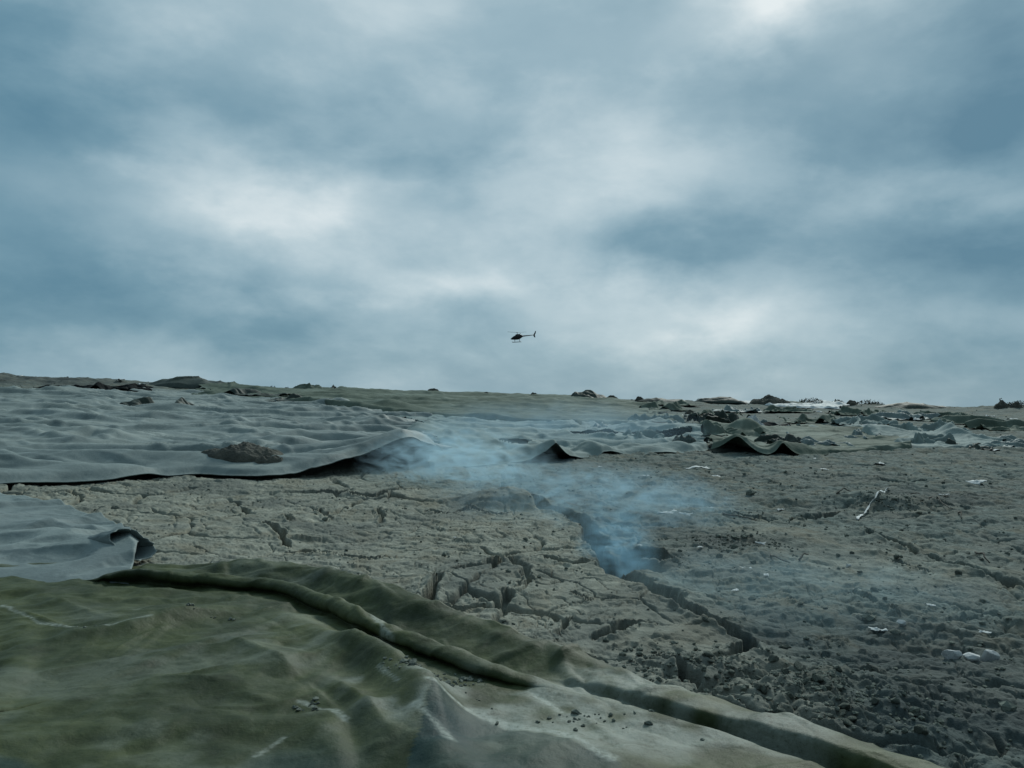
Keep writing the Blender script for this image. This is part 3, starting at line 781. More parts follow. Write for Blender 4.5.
    # a slanting fold across the roll
    qd, tt = polydist(x, y, [G(560, 672), G(600, 655)])
    h += .05 * np.exp(-qd / .05) * (1 - body)
    stain = np.clip(1.3 * bump(x, y, G(570, 728), 1.0, .42, 1.0, 3) + .8 * bump(x, y, G(640, 700), .5, .3, 1, 2) + .9 * bump(x, y, G(700, 715), .5, .3, 1, 2) + 1.0 * bump(x, y, G(430, 694), .42, .22, 1, 2.5) + .22 * ss(.4, 1.2, x) + .30 * ss(.55, .7, vn(x * 1.5, y * 1.5, 25)), 0, .9)
    stain *= ss(.28, .55, vn(x * 3, y * 3, 26) * .65 + .35 * vn(x * 9, y * 9, 27))
    wear = np.zeros_like(x)
    for P_, wd, a in ((GP([(2, 616), (40, 634), (78, 641)]), .022, .8), (GP([(78, 641), (110, 642), (150, 634)]), .018, .5), (GP([(372, 632), (400, 662)]), .05, .7), (GP([(378, 690), (398, 715)]), .02, .7),
                      (GP([(415, 738), (450, 768)]), .04, .8), (GP([(430, 722), (480, 725), (560, 748), (610, 775)]), .05, .9), (GP([(300, 715), (330, 727), (345, 740)]), .025, .7), (GP([(255, 770), (283, 752)]), .02, .6), (GP([(535, 702), (560, 720)]), .04, .8),
                      (GP([(130, 620), (170, 612)]), .015, .3)):
        qd, tt = polydist(x, y, P_)
        wear = np.maximum(wear, a * np.exp(-(qd / (wd * .55 * (.4 + 1.2 * vn(x * 9, y * 9, 31)))) ** 4))
    patch = inpoly(x + .03 * fbm(x * 5, y * 5, 3, 35), y + .03 * fbm(x * 5, y * 5, 3, 36), GP([(428, 724), (480, 728), (560, 752), (620, 780)]) + [(.6, 2.8), (-.4, 2.8)]) * (.55 + .45 * vn(x * 4, y * 6, 37)) + np.clip(.7 * bump(x, y, G(40, 775), .55, .18, 1, 2) + .6 * bump(x, y, G(300, 780), .3, .18, 1, 2), 0, 1) * ss(.35, .62, vn(x * 2.5, y * 3.5, 33) * .7 + .3 * vn(x * 8, y * 8, 34))
    stain = stain * (1 - np.clip(patch, 0, 1))
    P = np.stack([x, y, h], -1)
    global OLIVE
    OLIVE = P.reshape(-1, 3)
    return sheet_object('tarpaulin', P, M['olive'], .007, {'stain': stain, 'wear': wear, 'patch': patch})
o = near_olive()
tag(o, 'olive green mud-stained tarpaulin in the foreground with a rolled edge', 'tarpaulin')


# ------------------------------------------------------------------ smaller sheets
o = wide_sheet('tarpaulin', [(855, 436), (885, 443), (912, 449), (945, 451), (980, 450), (1015, 449)], [(850, 429), (880, 430), (915, 432), (950, 436), (985, 440), (1018, 443)], 160, 90, M['pale'],
               seed=53, amp=.08, lifts=[(950, 443, .45, .7, .50, 1.2), (915, 443, .5, .6, .22, 1.4), (880, 438, .6, .6, .30, 2)], fold_w=.16, fold_len=1.2, cnt=70, lat=.4)
tag(o, 'small pale crumpled sheet with one raised peak on the dirt at far right', 'sheet')
o = wide_sheet('plastic_sheet', [(694, 402), (735, 403), (760, 405), (800, 408), (848, 409)], [(700, 398), (740, 399), (770, 401), (805, 404), (850, 406)], 110, 40, M['plastic'],
               seed=57, amp=.12, fold_w=.25, fold_len=1.5, cnt=40, lifts=[(715, 400, 1.0, .6, .18, 2)])
tag(o, 'white plastic sheet lying along the skyline around the brown rocks', 'plastic sheet')

def small_sheet(px, py, wx, wy, h, mat, seed, ang=0.0, label=None, group=None, cat='sheet'):
    """a crumpled remnant of sheeting a metre or two across"""
    n, m = 70, 44
    u, v = np.meshgrid(np.linspace(-1, 1, n), np.linspace(-1, 1, m), indexing='ij')
    c0 = G(px, py)
    fx = u * wx * (1 + .25 * fbm(v * 1.5 + seed, u * .6, 3, seed)); fy = v * wy * (1 + .3 * fbm(u * 1.5, v * .6 + seed, 3, seed + 1))
    x = c0[0] + fx * math.cos(ang) - fy * math.sin(ang); y = c0[1] + fx * math.sin(ang) + fy * math.cos(ang)
    k = max(wx, wy)
    z = h * (1.0 * folds(seed % 6, u * wx, v * wy, (k * 2.2, k * 1.8), .4 * seed, .1 * seed, .2) + .22 * folds((seed + 2) % 6, u * wx, v * wy, k * 1.3, seed, .3, .1) + .04 * folds((seed + 4) % 6, u * wx, v * wy, k * .6, seed))
    z *= .35 + .65 * np.clip(1.3 - np.maximum(np.abs(u), np.abs(v)) ** 3, 0, 1)
    o = sheet_object('tarpaulin_scrap', np.stack([x, y, T(x, y) + .03 + z], -1), mat, .01, {'stain': .5 * ss(.45, .7, vn(x * 2, y * 2, seed))})
    return tag(o, label, cat, group)
for k, (px, py, wx, wy, h, mt) in enumerate(((655, 424, .9, .6, .35, 'pale'), (722, 424, 1.0, .6, .45, 'dkgreen'), (768, 431, .8, .5, .35, 'grey'), (815, 423, 1.1, .6, .30, 'green'), (838, 432, .9, .5, .22, 'pale'), (872, 441, .9, .5, .30, 'grey'), (900, 437, .8, .5, .35, 'pale'),
                                             (928, 446, .7, .4, .28, 'pale'), (985, 444, .9, .5, .25, 'grey'), (1003, 430, 1.2, .7, .35, 'green'), (665, 410, 1.2, .8, .30, 'green'), (738, 412, 1.1, .7, .28, 'grey'), (858, 415, 1.2, .8, .30, 'green'), (905, 419, 1.3, .8, .26, 'grey'),
                                             (700, 437, .9, .5, .40, 'green'), (970, 424, 1.4, .9, .3, 'green'), (1015, 448, .9, .5, .25, 'grey'), (790, 412, 1.1, .7, .25, 'green'), (636, 443, .8, .5, .30, 'pale'), (612, 433, .9, .5, .26, 'grey'), (685, 431, .9, .5, .30, 'grey'), (745, 437, .8, .4, .26, 'green'), (800, 436, 1.0, .5, .22, 'pale'), (830, 447, .8, .4, .18, 'grey'), (862, 425, 1.0, .6, .30, 'pale'), (782, 445, .6, .35, .24, 'dkgreen'), (935, 432, .9, .5, .34, 'pale'), (715, 416, 1.0, .6, .24, 'green'), (675, 405, 1.3, .7, .2, 'green'), (960, 449, .7, .35, .2, 'dkgreen'), (948, 418, 1.2, .7, .24, 'green'))):
    small_sheet(px, py, wx, wy, h, M[mt], 70 + k, .3 * math.sin(k * 2.1), 'small crumpled remnant of tarpaulin on the far dirt at right', 'crumpled remnants of tarpaulin on the far dirt')
for k, (px, py, wx, wy, h, mt, lab) in enumerate(((95, 390, 2.2, .6, .32, 'black', 'long black strip put in for the shadow at the foot of the earth berm'), (130, 389, 1.6, .5, .22, 'black', 'thin black strip put in for the shadow between the berm and the long dark heap'), (255, 398, 2.0, .7, .26, 'dkgreen', 'dark strip of sheet sloping down right of the long dark heap'),  # the two black strips stand in for shadow under the berm
                                                  (165, 411, 1.3, .4, .24, 'dkgreen', 'dark green scrap lying on the wide blue-grey tarpaulin'), (305, 404, 1.5, .6, .24, 'dkgreen', 'dark scrap of sheet on the right edge of the wide blue-grey tarpaulin'))):
    o = small_sheet(px, py, wx, wy, h, M[mt], 95 + k, (-.25 if k == 2 else .05), lab)
    if k >= 2: o.location.z += .12

# ------------------------------------------------------------------ heaps, rocks, clods
def lump(name, mat, seed, rx, ry, h, cloth=True, sharp=2.0, n=64, m=26, parent=None, loc=None):
    """a heap on the ground: skirt at z=0, uneven body"""
    R = np.random.RandomState(seed)
    a = np.linspace(0, 2 * np.pi, n, endpoint=False)[None]; u = np.linspace(0, 1, m)[:, None]
    rim = 1 + .22 * fbm(np.cos(a) * 1.3 + seed, np.sin(a) * 1.3, 3, seed)
    x = np.cos(a) * u * rim * rx; y = np.sin(a) * u * rim * ry
    z = h * np.clip(1 - u ** sharp, 0, 1) ** (1.0 if cloth else .62) * np.ones_like(a)
    k = max(rx, ry)
    f = (1 - u ** 4)
    if cloth: z = z + f * (creases(x, y, seed, 22, (-rx, -ry, rx, ry), h * .25, k * .08, k * .9) + h * .2 * fbm(x / k * 2, y / k * 2, 3, seed))
    else:
        z = z + f * h * (.45 * fbm(x / k * 2.2 + 3, y / k * 2.2, 5, seed, .6) + .10 * fbm(x / k * 9, y / k * 9, 3, seed + 2))
    z = np.maximum(z, 0) - .04 * u ** 6 * np.ones_like(a)
    V = np.stack([x.ravel(), y.ravel(), z.ravel()], 1)
    q = []
    i = (np.arange(m - 1)[:, None] * n + np.arange(n)[None]); j = (np.arange(m - 1)[:, None] * n + (np.arange(n)[None] + 1) % n)
    q = np.stack([i.ravel(), (i + n).ravel(), (j + n).ravel(), j.ravel()], 1)
    V = np.concatenate([V, [[0, 0, -.06]]])
    b = (m - 1) * n + np.arange(n)
    tr = np.stack([np.roll(b, -1), b, np.full(n, len(V) - 1)], 1)
    me = npmesh(name, V, q, tr, cloth)
    return ob(name, me, mat, parent, loc)
def place_lump(px, py, dist, *a, label=None, cat=None, group=None, up=0, **kw):
    p = at(px, py, dist)
    o = lump(*a, **kw)
    o.location = (p.x, p.y, float(ground_h(np.array([p.x]), np.array([p.y]))[0]) - .01 + up)
    return tag(o, label, cat, group)
place_lump(192, 384, 49, 'tarpaulin_heap', M['dkgreen'], 3, 2.9, 1.6, .50, label='long dark green heap of tarpaulin on the left skyline', cat='heap')
place_lump(231, 388, 47.5, 'tarpaulin_heap', M['green'], 4, 1.1, .9, .36, label='small grey-green fold of tarpaulin at the right foot of the long dark heap', cat='heap')
place_lump(310, 388, 50, 'tarpaulin_heap', M['green'], 5, 1.25, .9, .42, label='low rounded grey-green heap on the skyline beside the small dark pointed one', cat='heap')
place_lump(332, 389, 50, 'tarpaulin_heap', M['dkgreen'], 6, .55, .5, .44, sharp=1.1, label='small dark pointed heap on the skyline left of the helicopter', cat='heap')
place_lump(587, 397, 49, 'tarpaulin_heap', M['dkgreen'], 8, 1.45, 1.0, .55, sharp=1.2, label='dark green tent-shaped heap standing on the middle of the skyline', cat='heap')
place_lump(666, 399, 50, 'tarpaulin_heap', M['dkgreen'], 9, 1.7, .7, .20, label='long low dark heap on the skyline left of the white plastic sheet', cat='heap')
place_lump(722, 400, 50.5, 'tarpaulin_heap', M['dkgreen'], 10, 1.7, .6, .24, label='dark fold of tarpaulin resting behind the white plastic sheet', cat='heap')
place_lump(768, 403, 50.5, 'rock', M['rock'], 12, 1.15, .8, .44, cloth=False, label='brown jagged rock pile on the skyline above the white plastic sheet', cat='rock')
place_lump(783, 404, 50.2, 'rock', M['rock'], 13, .55, .5, .26, cloth=False, label='small dark rock at the right of the brown rock pile', cat='rock')
place_lump(916, 410, 50, 'tarpaulin_heap', M['dkgreen'], 14, 2.2, .6, .22, label='long low dark green heap on the right skyline', cat='heap')
for k, (px, py, rr) in enumerate(((434, 390, .50), (486, 393, .28), (534, 395, .30), (612, 399, .42), (690, 419, .25), (640, 398, .3), (1016, 412, .36), (852, 408, .34), (372, 391, .2), (270, 388, .24), (1002, 414, .4))):
    place_lump(px, py, 50 if py < 415 else 36, 'clod', M['rock'], 30 + k, rr, rr * .8, rr * .8, cloth=False, n=28, m=12, label='small dark clod far off on the crest of the field', cat='clod', group='dark clods along the crest')
place_lump(244, 478, 13.2, 'earth_lump', M['rock'], 40, .80, .45, .25, up=.18, sharp=4, cloth=False, n=90, m=40, label='brown lump of earth lying in a fold of the grey tarpaulin', cat='earth lump')
p = G(262, 474)
place_lump(268, 481, 13.0, 'earth_lump', M['rock'], 41, .45, .30, .20, up=.12, sharp=4, cloth=False, n=70, m=30, label='flatter lump of earth at the right foot of the brown lump', cat='earth lump')
place_lump(753, 431, 25, 'boulder', M['stone'], 42, .42, .45, .52, cloth=False, n=50, m=24, label='pale rounded boulder on the back edge of the grey-green sheet', cat='boulder')
place_lump(776, 432, 26, 'tarpaulin_heap', M['black'], 43, .9, .5, .30, label='black lump put in for the dark hole beside the pale boulder', cat='heap')  # black lump stands in for the shade of an opening
place_lump(684, 447, 20, 'tarpaulin_heap', M['dkgreen'], 44, .55, .45, .30, label='dark green folded cloth between the pale and the grey-green sheets', cat='heap')

def clod_mesh(seed, name, flat=.7, sub=3):
    bm = bmesh.new()
    bmesh.ops.create_icosphere(bm, subdivisions=sub, radius=1)
    V = np.array([v.co[:] for v in bm.verts])
    R = np.random.RandomState(seed)
    # chip the ball with planes so it breaks like dry earth
    for k in range(11):
        nrm = R.normal(size=3); nrm /= np.linalg.norm(nrm); c = R.uniform(.45, .85)
        over = np.clip(V @ nrm - c, 0, 9)
        V = V - over[:, None] * nrm
    V = V * (1 + .10 * fbm(V[:, 0] * 3 + seed, V[:, 1] * 3 + V[:, 2] * 2, 3, seed)[:, None])
    V *= np.array([1, R.uniform(.6, 1), flat * R.uniform(.6, 1)])
    for v, c in zip(bm.verts, V): v.co = c
    me = bpy.data.meshes.new(name); bm.to_mesh(me); bm.free()
    return me
def gz(x, y): return float(ground_h(np.array([x]), np.array([y]))[0])
RG = random.Random(5)
CM = [clod_mesh(60 + k, 'earth_clod') for k in range(5)]
for me in CM: me.materials.append(M['clod'])
pts = []
for k in range(46):
    c = RG.choice([(745, 690, 60, 22), (700, 672, 30, 12), (800, 705, 60, 22), (860, 720, 70, 26)])
    pts.append((RG.gauss(c[0], c[2] * .5), RG.gauss(c[1], c[3] * .5), RG.uniform(.018, .05) * (1.6 if RG.random() < .15 else 1)))
for px, py, r in pts:
    x, y = G(px, py)
    if inpoly(np.array([x]), np.array([y]), OUT_A)[0]: continue
    o = bpy.data.objects.new('earth_clod', RG.choice(CM)); link(o)
    o.location = (x, y, gz(x, y) + r * .25); o.scale = (r, r, r)
    o.rotation_euler = (RG.uniform(-.4, .4), RG.uniform(-.4, .4), RG.uniform(0, 6.3))
    tag(o, 'broken dry earth clod in the rubble bank along the foreground sheet', 'clod', 'earth clods of the rubble bank')
for px, py, r in [(RG.uniform(690, 1010), RG.uniform(470, 660), RG.uniform(.03, .085)) for _ in range(46)] + [(RG.uniform(300, 600), RG.uniform(500, 620), RG.uniform(.015, .035)) for _ in range(14)]:
    x, y = G(px, py)
    o = bpy.data.objects.new('earth_clod', RG.choice(CM)); link(o)
    r *= .6
    o.location = (x, y, gz(x, y) + r * .2); o.scale = (r, r, r); o.rotation_euler = (RG.uniform(-.4, .4), RG.uniform(-.4, .4), RG.uniform(0, 6.3))
    tag(o, 'loose earth clod lying singly on the open dirt', 'clod', 'earth clods scattered on the open dirt')

# crumbled earth: too many to count
def crumbs():
    R = np.random.RandomState(9)
    base = [clod_mesh(90 + k, 'tmp', .8, 1) for k in range(6)]
    bv = [np.array([v.co[:] for v in b.vertices]) for b in base]; bf = [np.array([p.vertices[:] for p in b.polygons]) for b in base]
    for b in base: bpy.data.meshes.remove(b)
    P = []
    th = R.uniform(rad(-36), rad(40), 9000); rr = np.exp(R.uniform(np.log(3.2), np.log(24), 9000))
    x, y = rr * np.sin(th), rr * np.cos(th)
    zp, _ = zones(x, y)
    dens = .12 + .5 * (1 - zp) * ss(.4, .65, vn(x * .9, y * .9, 201)) + .5 * ss(.55, .7, vn(x * 1.7, y * 1.7, 203))
    ok = R.rand(9000) < dens
    x, y = x[ok], y[ok]
    # coarser rubble towards the crest
    th = R.uniform(rad(-36), rad(38), 5200); r2 = R.uniform(22, 53, 5200)
    x2, y2 = r2 * np.sin(th), r2 * np.cos(th)
    ok = R.rand(5200) < .08 + .9 * ss(.50, .72, vn(x2 * .22, y2 * .45, 205)) + .35 * (r2 > 48.5) * ss(.4, .6, vn(x2 * .5, x2 * 0, 207))
    x, y = np.append(x, x2[ok]), np.append(y, y2[ok])
    c2 = [G(a, b) for a, b in ((745, 690), (800, 708), (690, 668), (860, 722), (740, 545), (890, 508))]
    for c in c2:
        x = np.append(x, R.normal(c[0], .32, 260)); y = np.append(y, R.normal(c[1], .22, 260))
    ins = np.zeros(x.shape, bool)
    for Q in SHEETS: ins |= inpoly(x, y, Q)
    x, y = x[~ins], y[~ins]
    z = ground_h(x, y)
    for c, n_, sx, sy in ((G(425, 697), 70, .16, .07), (G(450, 685), 40, .12, .06), (G(590, 728), 40, .25, .06), (G(305, 720), 16, .05, .05), (G(80, 640), 8, .05, .02), (G(215, 625), 10, .15, .02)):
        px_, py_ = R.normal(c[0], sx, n_), R.normal(c[1], sy, n_)
        for a_, b_ in zip(px_, py_):
            k_ = int(np.argmin((OLIVE[:, 0] - a_) ** 2 + (OLIVE[:, 1] - b_) ** 2))
            x, y, z = np.append(x, OLIVE[k_, 0]), np.append(y, OLIVE[k_, 1]), np.append(z, OLIVE[k_, 2] + .006)
    s = np.exp(R.normal(np.log(.0115), .5, len(x))) * (1 + .05 * np.hypot(x, y)) * .8
    V = []; Fs = []; off = 0
    for i in range(len(x)):
        k = R.randint(6); a = R.uniform(0, 6.28); c, sn = math.cos(a), math.sin(a)
        v = bv[k] * s[i]
        v = np.stack([v[:, 0] * c - v[:, 1] * sn + x[i], v[:, 0] * sn + v[:, 1] * c + y[i], v[:, 2] + z[i] + s[i] * .2], 1)
        V.append(v); Fs.append(bf[k] + off); off += len(v)
    me = npmesh('crumbled_earth', np.concatenate(V), None, np.concatenate(Fs), False)
    tag(ob('crumbled_earth', me, M['clod']), kind='stuff')
crumbs()

for lab, px, py, r in (('large pale stone, leftmost of the three pale stones in the sooty dirt', 950, 657, .105), ('pale stone in the middle of the three in the sooty dirt', 970, 659, .075), ('pale flat stone, rightmost of the three in the sooty dirt', 989, 659, .085),
                       ('pale stone lying behind the white scraps in the sooty dirt', 901, 632, .045), ('pale stone lying alone in front of the white strip at right', 848, 566, .04)):
    x, y = G(px, py)
    me = clod_mesh(px, 'stone', .8)
    o = ob('stone', me, M['stone'], None, (x, y, gz(x, y) + r * .45)); o.scale = (r * .8, r * .8, r)
    tag(o, lab, 'stone')

# ------------------------------------------------------------------ white scraps, strips, twigs
def scrap(seed, size, tall=.35):
    n = 9
    R = np.random.RandomState(seed)
    u, v = np.meshgrid(np.linspace(-1, 1, n), np.linspace(-1, 1, n), indexing='ij')
    x = u * size * (1 + .35 * fbm(v * 1.2 + seed, u * .7, 3, seed)); y = v * size * R.uniform(.35, .7) * (1 + .4 * fbm(u * 1.3, v + seed, 3, seed + 1))
    z = size * tall * (.5 + fbm(u * 1.1 + seed, v * 1.1, 3, seed + 2) + .5 * np.abs(fbm(u * 2.2, v * 2.2 + seed, 2, seed + 3)))
    return npmesh('plastic_scrap', np.stack([x.ravel(), y.ravel(), np.maximum(z, 0).ravel()], 1), gridq(n, n), None, True)
SM = [scrap(300 + k, 1.0) for k in range(6)]
for me in SM: me.materials.append(M['plastic'])
def put_scrap(px, py, size, label, group=None, rz=None, rx=0, k=None):
    x, y = G(px, py)
    o = bpy.data.objects.new('plastic_scrap', SM[k if k is not None else RG.randrange(6)]); link(o)
    o.location = (x, y, gz(x, y) + .01); o.scale = (size,) * 3
    o.rotation_euler = (rx, 0, RG.uniform(0, 6.3) if rz is None else rz)
    md = o.modifiers.new('thickness', 'SOLIDIFY'); md.thickness = .03
    return tag(o, label, 'plastic scrap', group)
put_scrap(878, 634, .055, 'white plastic scrap glinting left of the pale stones in the sooty dirt')
put_scrap(697, 472, .20, 'long white plastic scrap on the dirt just below the pale tarpaulin', rz=.1)
put_scrap(716, 476, .13, 'shorter white scrap right beside the long one below the pale tarpaulin')
put_scrap(684, 419, .30, 'white scrap on the green slope left of the pale boulder')
put_scrap(978, 486, .16, 'crumpled white scrap in front of a dark clod at far right', rx=.4)
put_scrap(668, 513, .14, 'pale scrap lying at the right edge of the smoke', rz=.1)
put_scrap(685, 517, .08, 'tiny pale scrap just right of the scrap at the edge of the smoke')
put_scrap(868, 427, .26, 'white scrap on the twisted strip beside the crumpled pale sheet', rx=.3)
for px, py, sz in [(600, 470, .06), (645, 478, .07), (760, 548, .05), (746, 567, .05), (766, 580, .04), (1003, 441, .22), (996, 451, .14), (1012, 420, .2), (990, 417, .2), (858, 405, .2), (920, 421, .24), (800, 440, .1), (735, 590, .035), (905, 628, .04), (930, 612, .04), (856, 598, .03), (985, 636, .04),
                   (120, 385, .3), (143, 387, .25), (20, 381, .2), (672, 434, .12), (812, 460, .1), (880, 466, .12), (712, 505, .05), (780, 507, .06), (640, 546, .035), (455, 541, .02), (944, 500, .07), (700, 552, .04), (824, 470, .1), (746, 404, .2), (818, 413, .2)]:
    put_scrap(px, py, sz, 'tiny white plastic fleck on the dirt', 'tiny white flecks of litter')
def tube(name, P, r, mat, parent=None, sides=7, world=True):
    P = np.array(P, float)
    n = len(P); r = np.broadcast_to(np.asarray(r, float), (n,))
    tg = np.gradient(P, axis=0); tg /= np.linalg.norm(tg, axis=1)[:, None] + 1e-9
    ref = np.where(np.abs(tg[:, 2:3]) > .9, np.array([[1., 0, 0]]), np.array([[0, 0, 1.]]))
    a = np.cross(tg, ref); a /= np.linalg.norm(a, axis=1)[:, None]; b = np.cross(tg, a)
    ph = np.linspace(0, 2 * np.pi, sides, endpoint=False)
    V = P[:, None] + r[:, None, None] * (np.cos(ph)[None, :, None] * a[:, None] + np.sin(ph)[None, :, None] * b[:, None])
    V = V.reshape(-1, 3)
    i = np.arange(n - 1)[:, None] * sides + np.arange(sides)[None]; j = np.arange(n - 1)[:, None] * sides + (np.arange(sides)[None] + 1) % sides
    q = np.stack([i.ravel(), j.ravel(), (j + sides).ravel(), (i + sides).ravel()], 1)
    V = np.concatenate([V, P[:1], P[-1:]]); k = np.arange(sides)
    tr = np.concatenate([np.stack([np.full(sides, len(V) - 2), (k + 1) % sides, k], 1), np.stack([np.full(sides, len(V) - 1), (n - 1) * sides + k, (n - 1) * sides + (k + 1) % sides], 1)])
    org = P[0].copy() if world else np.zeros(3)
    o = ob(name, npmesh(name, V - org, q, tr, True), mat, parent, org)
    return o
def ground_line(px, lift, n=24, wob=.03, seed=1):
    P = catmull(GP(px), n)
    z = ground_h(P[:, 0], P[:, 1])
    z = np.convolve(np.pad(z, 3, 'edge'), np.ones(7) / 7, 'valid')
    return np.stack([P[:, 0] + wob * fbm(np.arange(n) * .5 + seed, np.zeros(n), 2, seed), P[:, 1], np.maximum(z, ground_h(P[:, 0], P[:, 1])) + np.interp(np.linspace(0, 1, n), np.linspace(0, 1, len(lift)), lift)], 1)
def ribbon(name, L, wd, mat, seed):
    """a torn strip twisting along a line"""
    n = len(L); m = 5
    tw = .9 * fbm(np.arange(n) * .3 + seed, np.zeros(n), 2, seed) * 2 + .5
    tg = np.gradient(L, axis=0); tg /= np.linalg.norm(tg, axis=1)[:, None]
    sd_ = np.cross(tg, [0, 0, 1]); un = np.cross(sd_, tg)
    wv_ = wd * (.5 + .9 * vn(np.arange(n) * .6, np.zeros(n), seed))
    v = np.linspace(-1, 1, m)
    V = L[:, None] + v[None, :, None] * wv_[:, None, None] * (np.cos(tw)[:, None, None] * sd_[:, None] + np.sin(tw)[:, None, None] * un[:, None])
    V[..., 2] += np.abs(v)[None] * wd * .2
    o = sheet_object(name, V, mat, .004)
    return o
tag(ribbon('plastic_strip', ground_line([(856, 522), (864, 512), (872, 508), (881, 503), (889, 494)], [.01, .02, .06, .05, .03], 30, .04, 3), .022, M['plastic'], 4), 'torn white plastic strip climbing over a mound of dirt', 'plastic strip')
tag(ribbon('plastic_strip', ground_line([(796, 428), (815, 431), (835, 433), (852, 432), (858, 424)], [.10, .12, .08, .12, .30], 30, .05, 5), .10, M['pale'], 6), 'long pale twisted strip leading to the crumpled pale sheet', 'plastic strip')
tag(tube('pole', np.array([at(652, 424, 27), at(665, 425, 27), at(690, 426.5, 26.6), at(720, 428, 26.3), at(742, 428, 26)]) + np.array([0, 0, .04]), .05, M['wood']), 'thin dark pole lying behind the grey-green sheet towards the boulder', 'pole')
for k, pp in enumerate(([(724, 517), (738, 520), (756, 521)], [(930, 505), (943, 511), (952, 516)], [(958, 518), (962, 523)], [(836, 502), (850, 499)], [(800, 562), (808, 558)], [(905, 500), (920, 503)], [(770, 560), (782, 566), (790, 565)], [(976, 560), (990, 567)])):
    tag(tube('twig', ground_line(pp, [.01, .06, .02], 10, .02, k), np.linspace(.012, .006, 10), M['wood']), 'thin dry twig lying on the dirt', 'twig', 'twigs on the dirt')

# ------------------------------------------------------------------ dry weeds on the skyline
def weed(seed, w_, h_):
    R = np.random.RandomState(seed)
    root = empty('weed', (0, 0, 0))
    V = []; Fq = []
    for k in range(10):
        a = R.uniform(0, 6.28); l = R.uniform(.1, 1) * w_ * .5
        P0 = np.array([R.uniform(-.1, .1) * w_, R.uniform(-.1, .1) * w_, -.03]); P1 = np.array([math.cos(a) * l, math.sin(a) * l, h_ * R.uniform(.5, 1)])
        s = np.array([-math.sin(a), math.cos(a), 0]) * .012
        s2 = np.array([math.cos(a), math.sin(a), 0]) * .012
        i = len(V); V += [P0 - s, P0 + s, P1 + s * .4, P1 - s * .4, P0 - s2, P0 + s2, P1 + s2 * .4, P1 - s2 * .4]; Fq += [[i, i + 1, i + 2, i + 3], [i + 4, i + 5, i + 6, i + 7]]
    ob('stems', npmesh('stems', np.array(V), np.array(Fq), None, False), M['wood'], root)
    V = []; Fq = []
    for k in range(240):
        a = R.uniform(0, 6.28); l = math.sqrt(R.rand()) * w_ * .5
        c = np.array([math.cos(a) * l, math.sin(a) * l, h_ * (1 - (2 * l / w_) ** 2 * .7) * R.uniform(.15, 1)])
        d1 = R.normal(size=3); d1 /= np.linalg.norm(d1); d2 = np.cross(d1, R.normal(size=3)); d2 /= np.linalg.norm(d2)
        e = R.uniform(.02, .06)
        i = len(V); V += [c - d1 * e - d2 * e * .5, c + d1 * e - d2 * e * .3, c + d1 * e * 1.1 + d2 * e * .4, c - d1 * e * .8 + d2 * e * .5]; Fq.append([i, i + 1, i + 2, i + 3])
    ob('foliage', npmesh('foliage', np.array(V), np.array(Fq), None, False), M['weed'], root)
    return root
for k, (px, w_, h_, lab) in enumerate(((870, 1.6, .34, 'broad dark weed clump on the skyline right of the white sheet'), (838, .9, .34, 'small weed clump on the skyline next to the broad one'), (812, 1.5, .30, 'low weed clump at the right end of the white plastic sheet'), (273, .7, .32, 'tuft of weed on the left skyline right of the dark heap'), (287, .5, .24, 'smallest tuft of weed on the left skyline'),
                                       (1020, 1.4, .34, 'tall weed clump at the right end of the skyline'))):
    o = weed(400 + k, w_, h_)
    p = at(px, 390, 51)
    o.location = (p.x, p.y, gz(p.x, p.y) - .02)
    tag(o, lab, 'weed')
p = at(1000, 405, 50.5)
zz = gz(p.x, p.y)
tag(tube('post', [(p.x, p.y, zz - .1), (p.x + .02, p.y, zz + .2), (p.x - .02, p.y, zz + .38), (p.x + .08, p.y, zz + .40)], .03, M['wood']), 'thin leaning post on the far right skyline', 'post')

# ------------------------------------------------------------------ helicopter
def loft(secs, sides=20, a0=0, a1=2 * math.pi, k=1.0, cap=True, power=2.0):
    full = abs(a1 - a0 - 2 * math.pi) < 1e-6
    ph = np.linspace(a0, a1, sides, endpoint=not full)
    V = []
    for (x, z, ry, rz) in secs:
        c, s = np.cos(ph), np.sin(ph)
        f = (np.abs(c) ** power + np.abs(s) ** power) ** (-1 / power)
        V.append(np.stack([np.full(len(ph), x), ry * k * c * f, z + rz * k * s * f], 1))
    n = len(secs)
    V = np.array(V).reshape(-1, 3)
    m = sides if full else sides - 1
    i = np.arange(n - 1)[:, None] * sides + np.arange(m)[None]; j = np.arange(n - 1)[:, None] * sides + (np.arange(m)[None] + 1) % sides
    q = np.stack([i.ravel(), j.ravel(), (j + sides).ravel(), (i + sides).ravel()], 1)
    tr = None
    if full and cap:
        V = np.concatenate([V, V[:sides].mean(0)[None], V[-sides:].mean(0)[None]])
        kk = np.arange(sides)
        tr = np.concatenate([np.stack([np.full(sides, len(V) - 2), (kk + 1) % sides, kk], 1), np.stack([np.full(sides, len(V) - 1), kk + (n - 1) * sides, (kk + 1) % sides + (n - 1) * sides], 1)])
    return V, q, tr
def sec_at(secs, x):
    S = np.array(secs)
    return [x] + [float(np.interp(x, S[:, 0], S[:, k])) for k in (1, 2, 3)]
def plate(outline, axis, t):
    """a flat blade with thickness: outline in two coordinates, thickness along the third"""
    n = len(outline); V = []
    for s in (-t / 2, t / 2):
        for a, b in outline: V.append({'y': (a, s, b), 'z': (a, b, s)}[axis])
    me = bpy.data.meshes.new('plate')
    me.from_pydata(V, [], [list(range(n))[::-1], list(range(n, 2 * n))] + [[i, (i + 1) % n, n + (i + 1) % n, n + i] for i in range(n)])
    me.update()
    return me
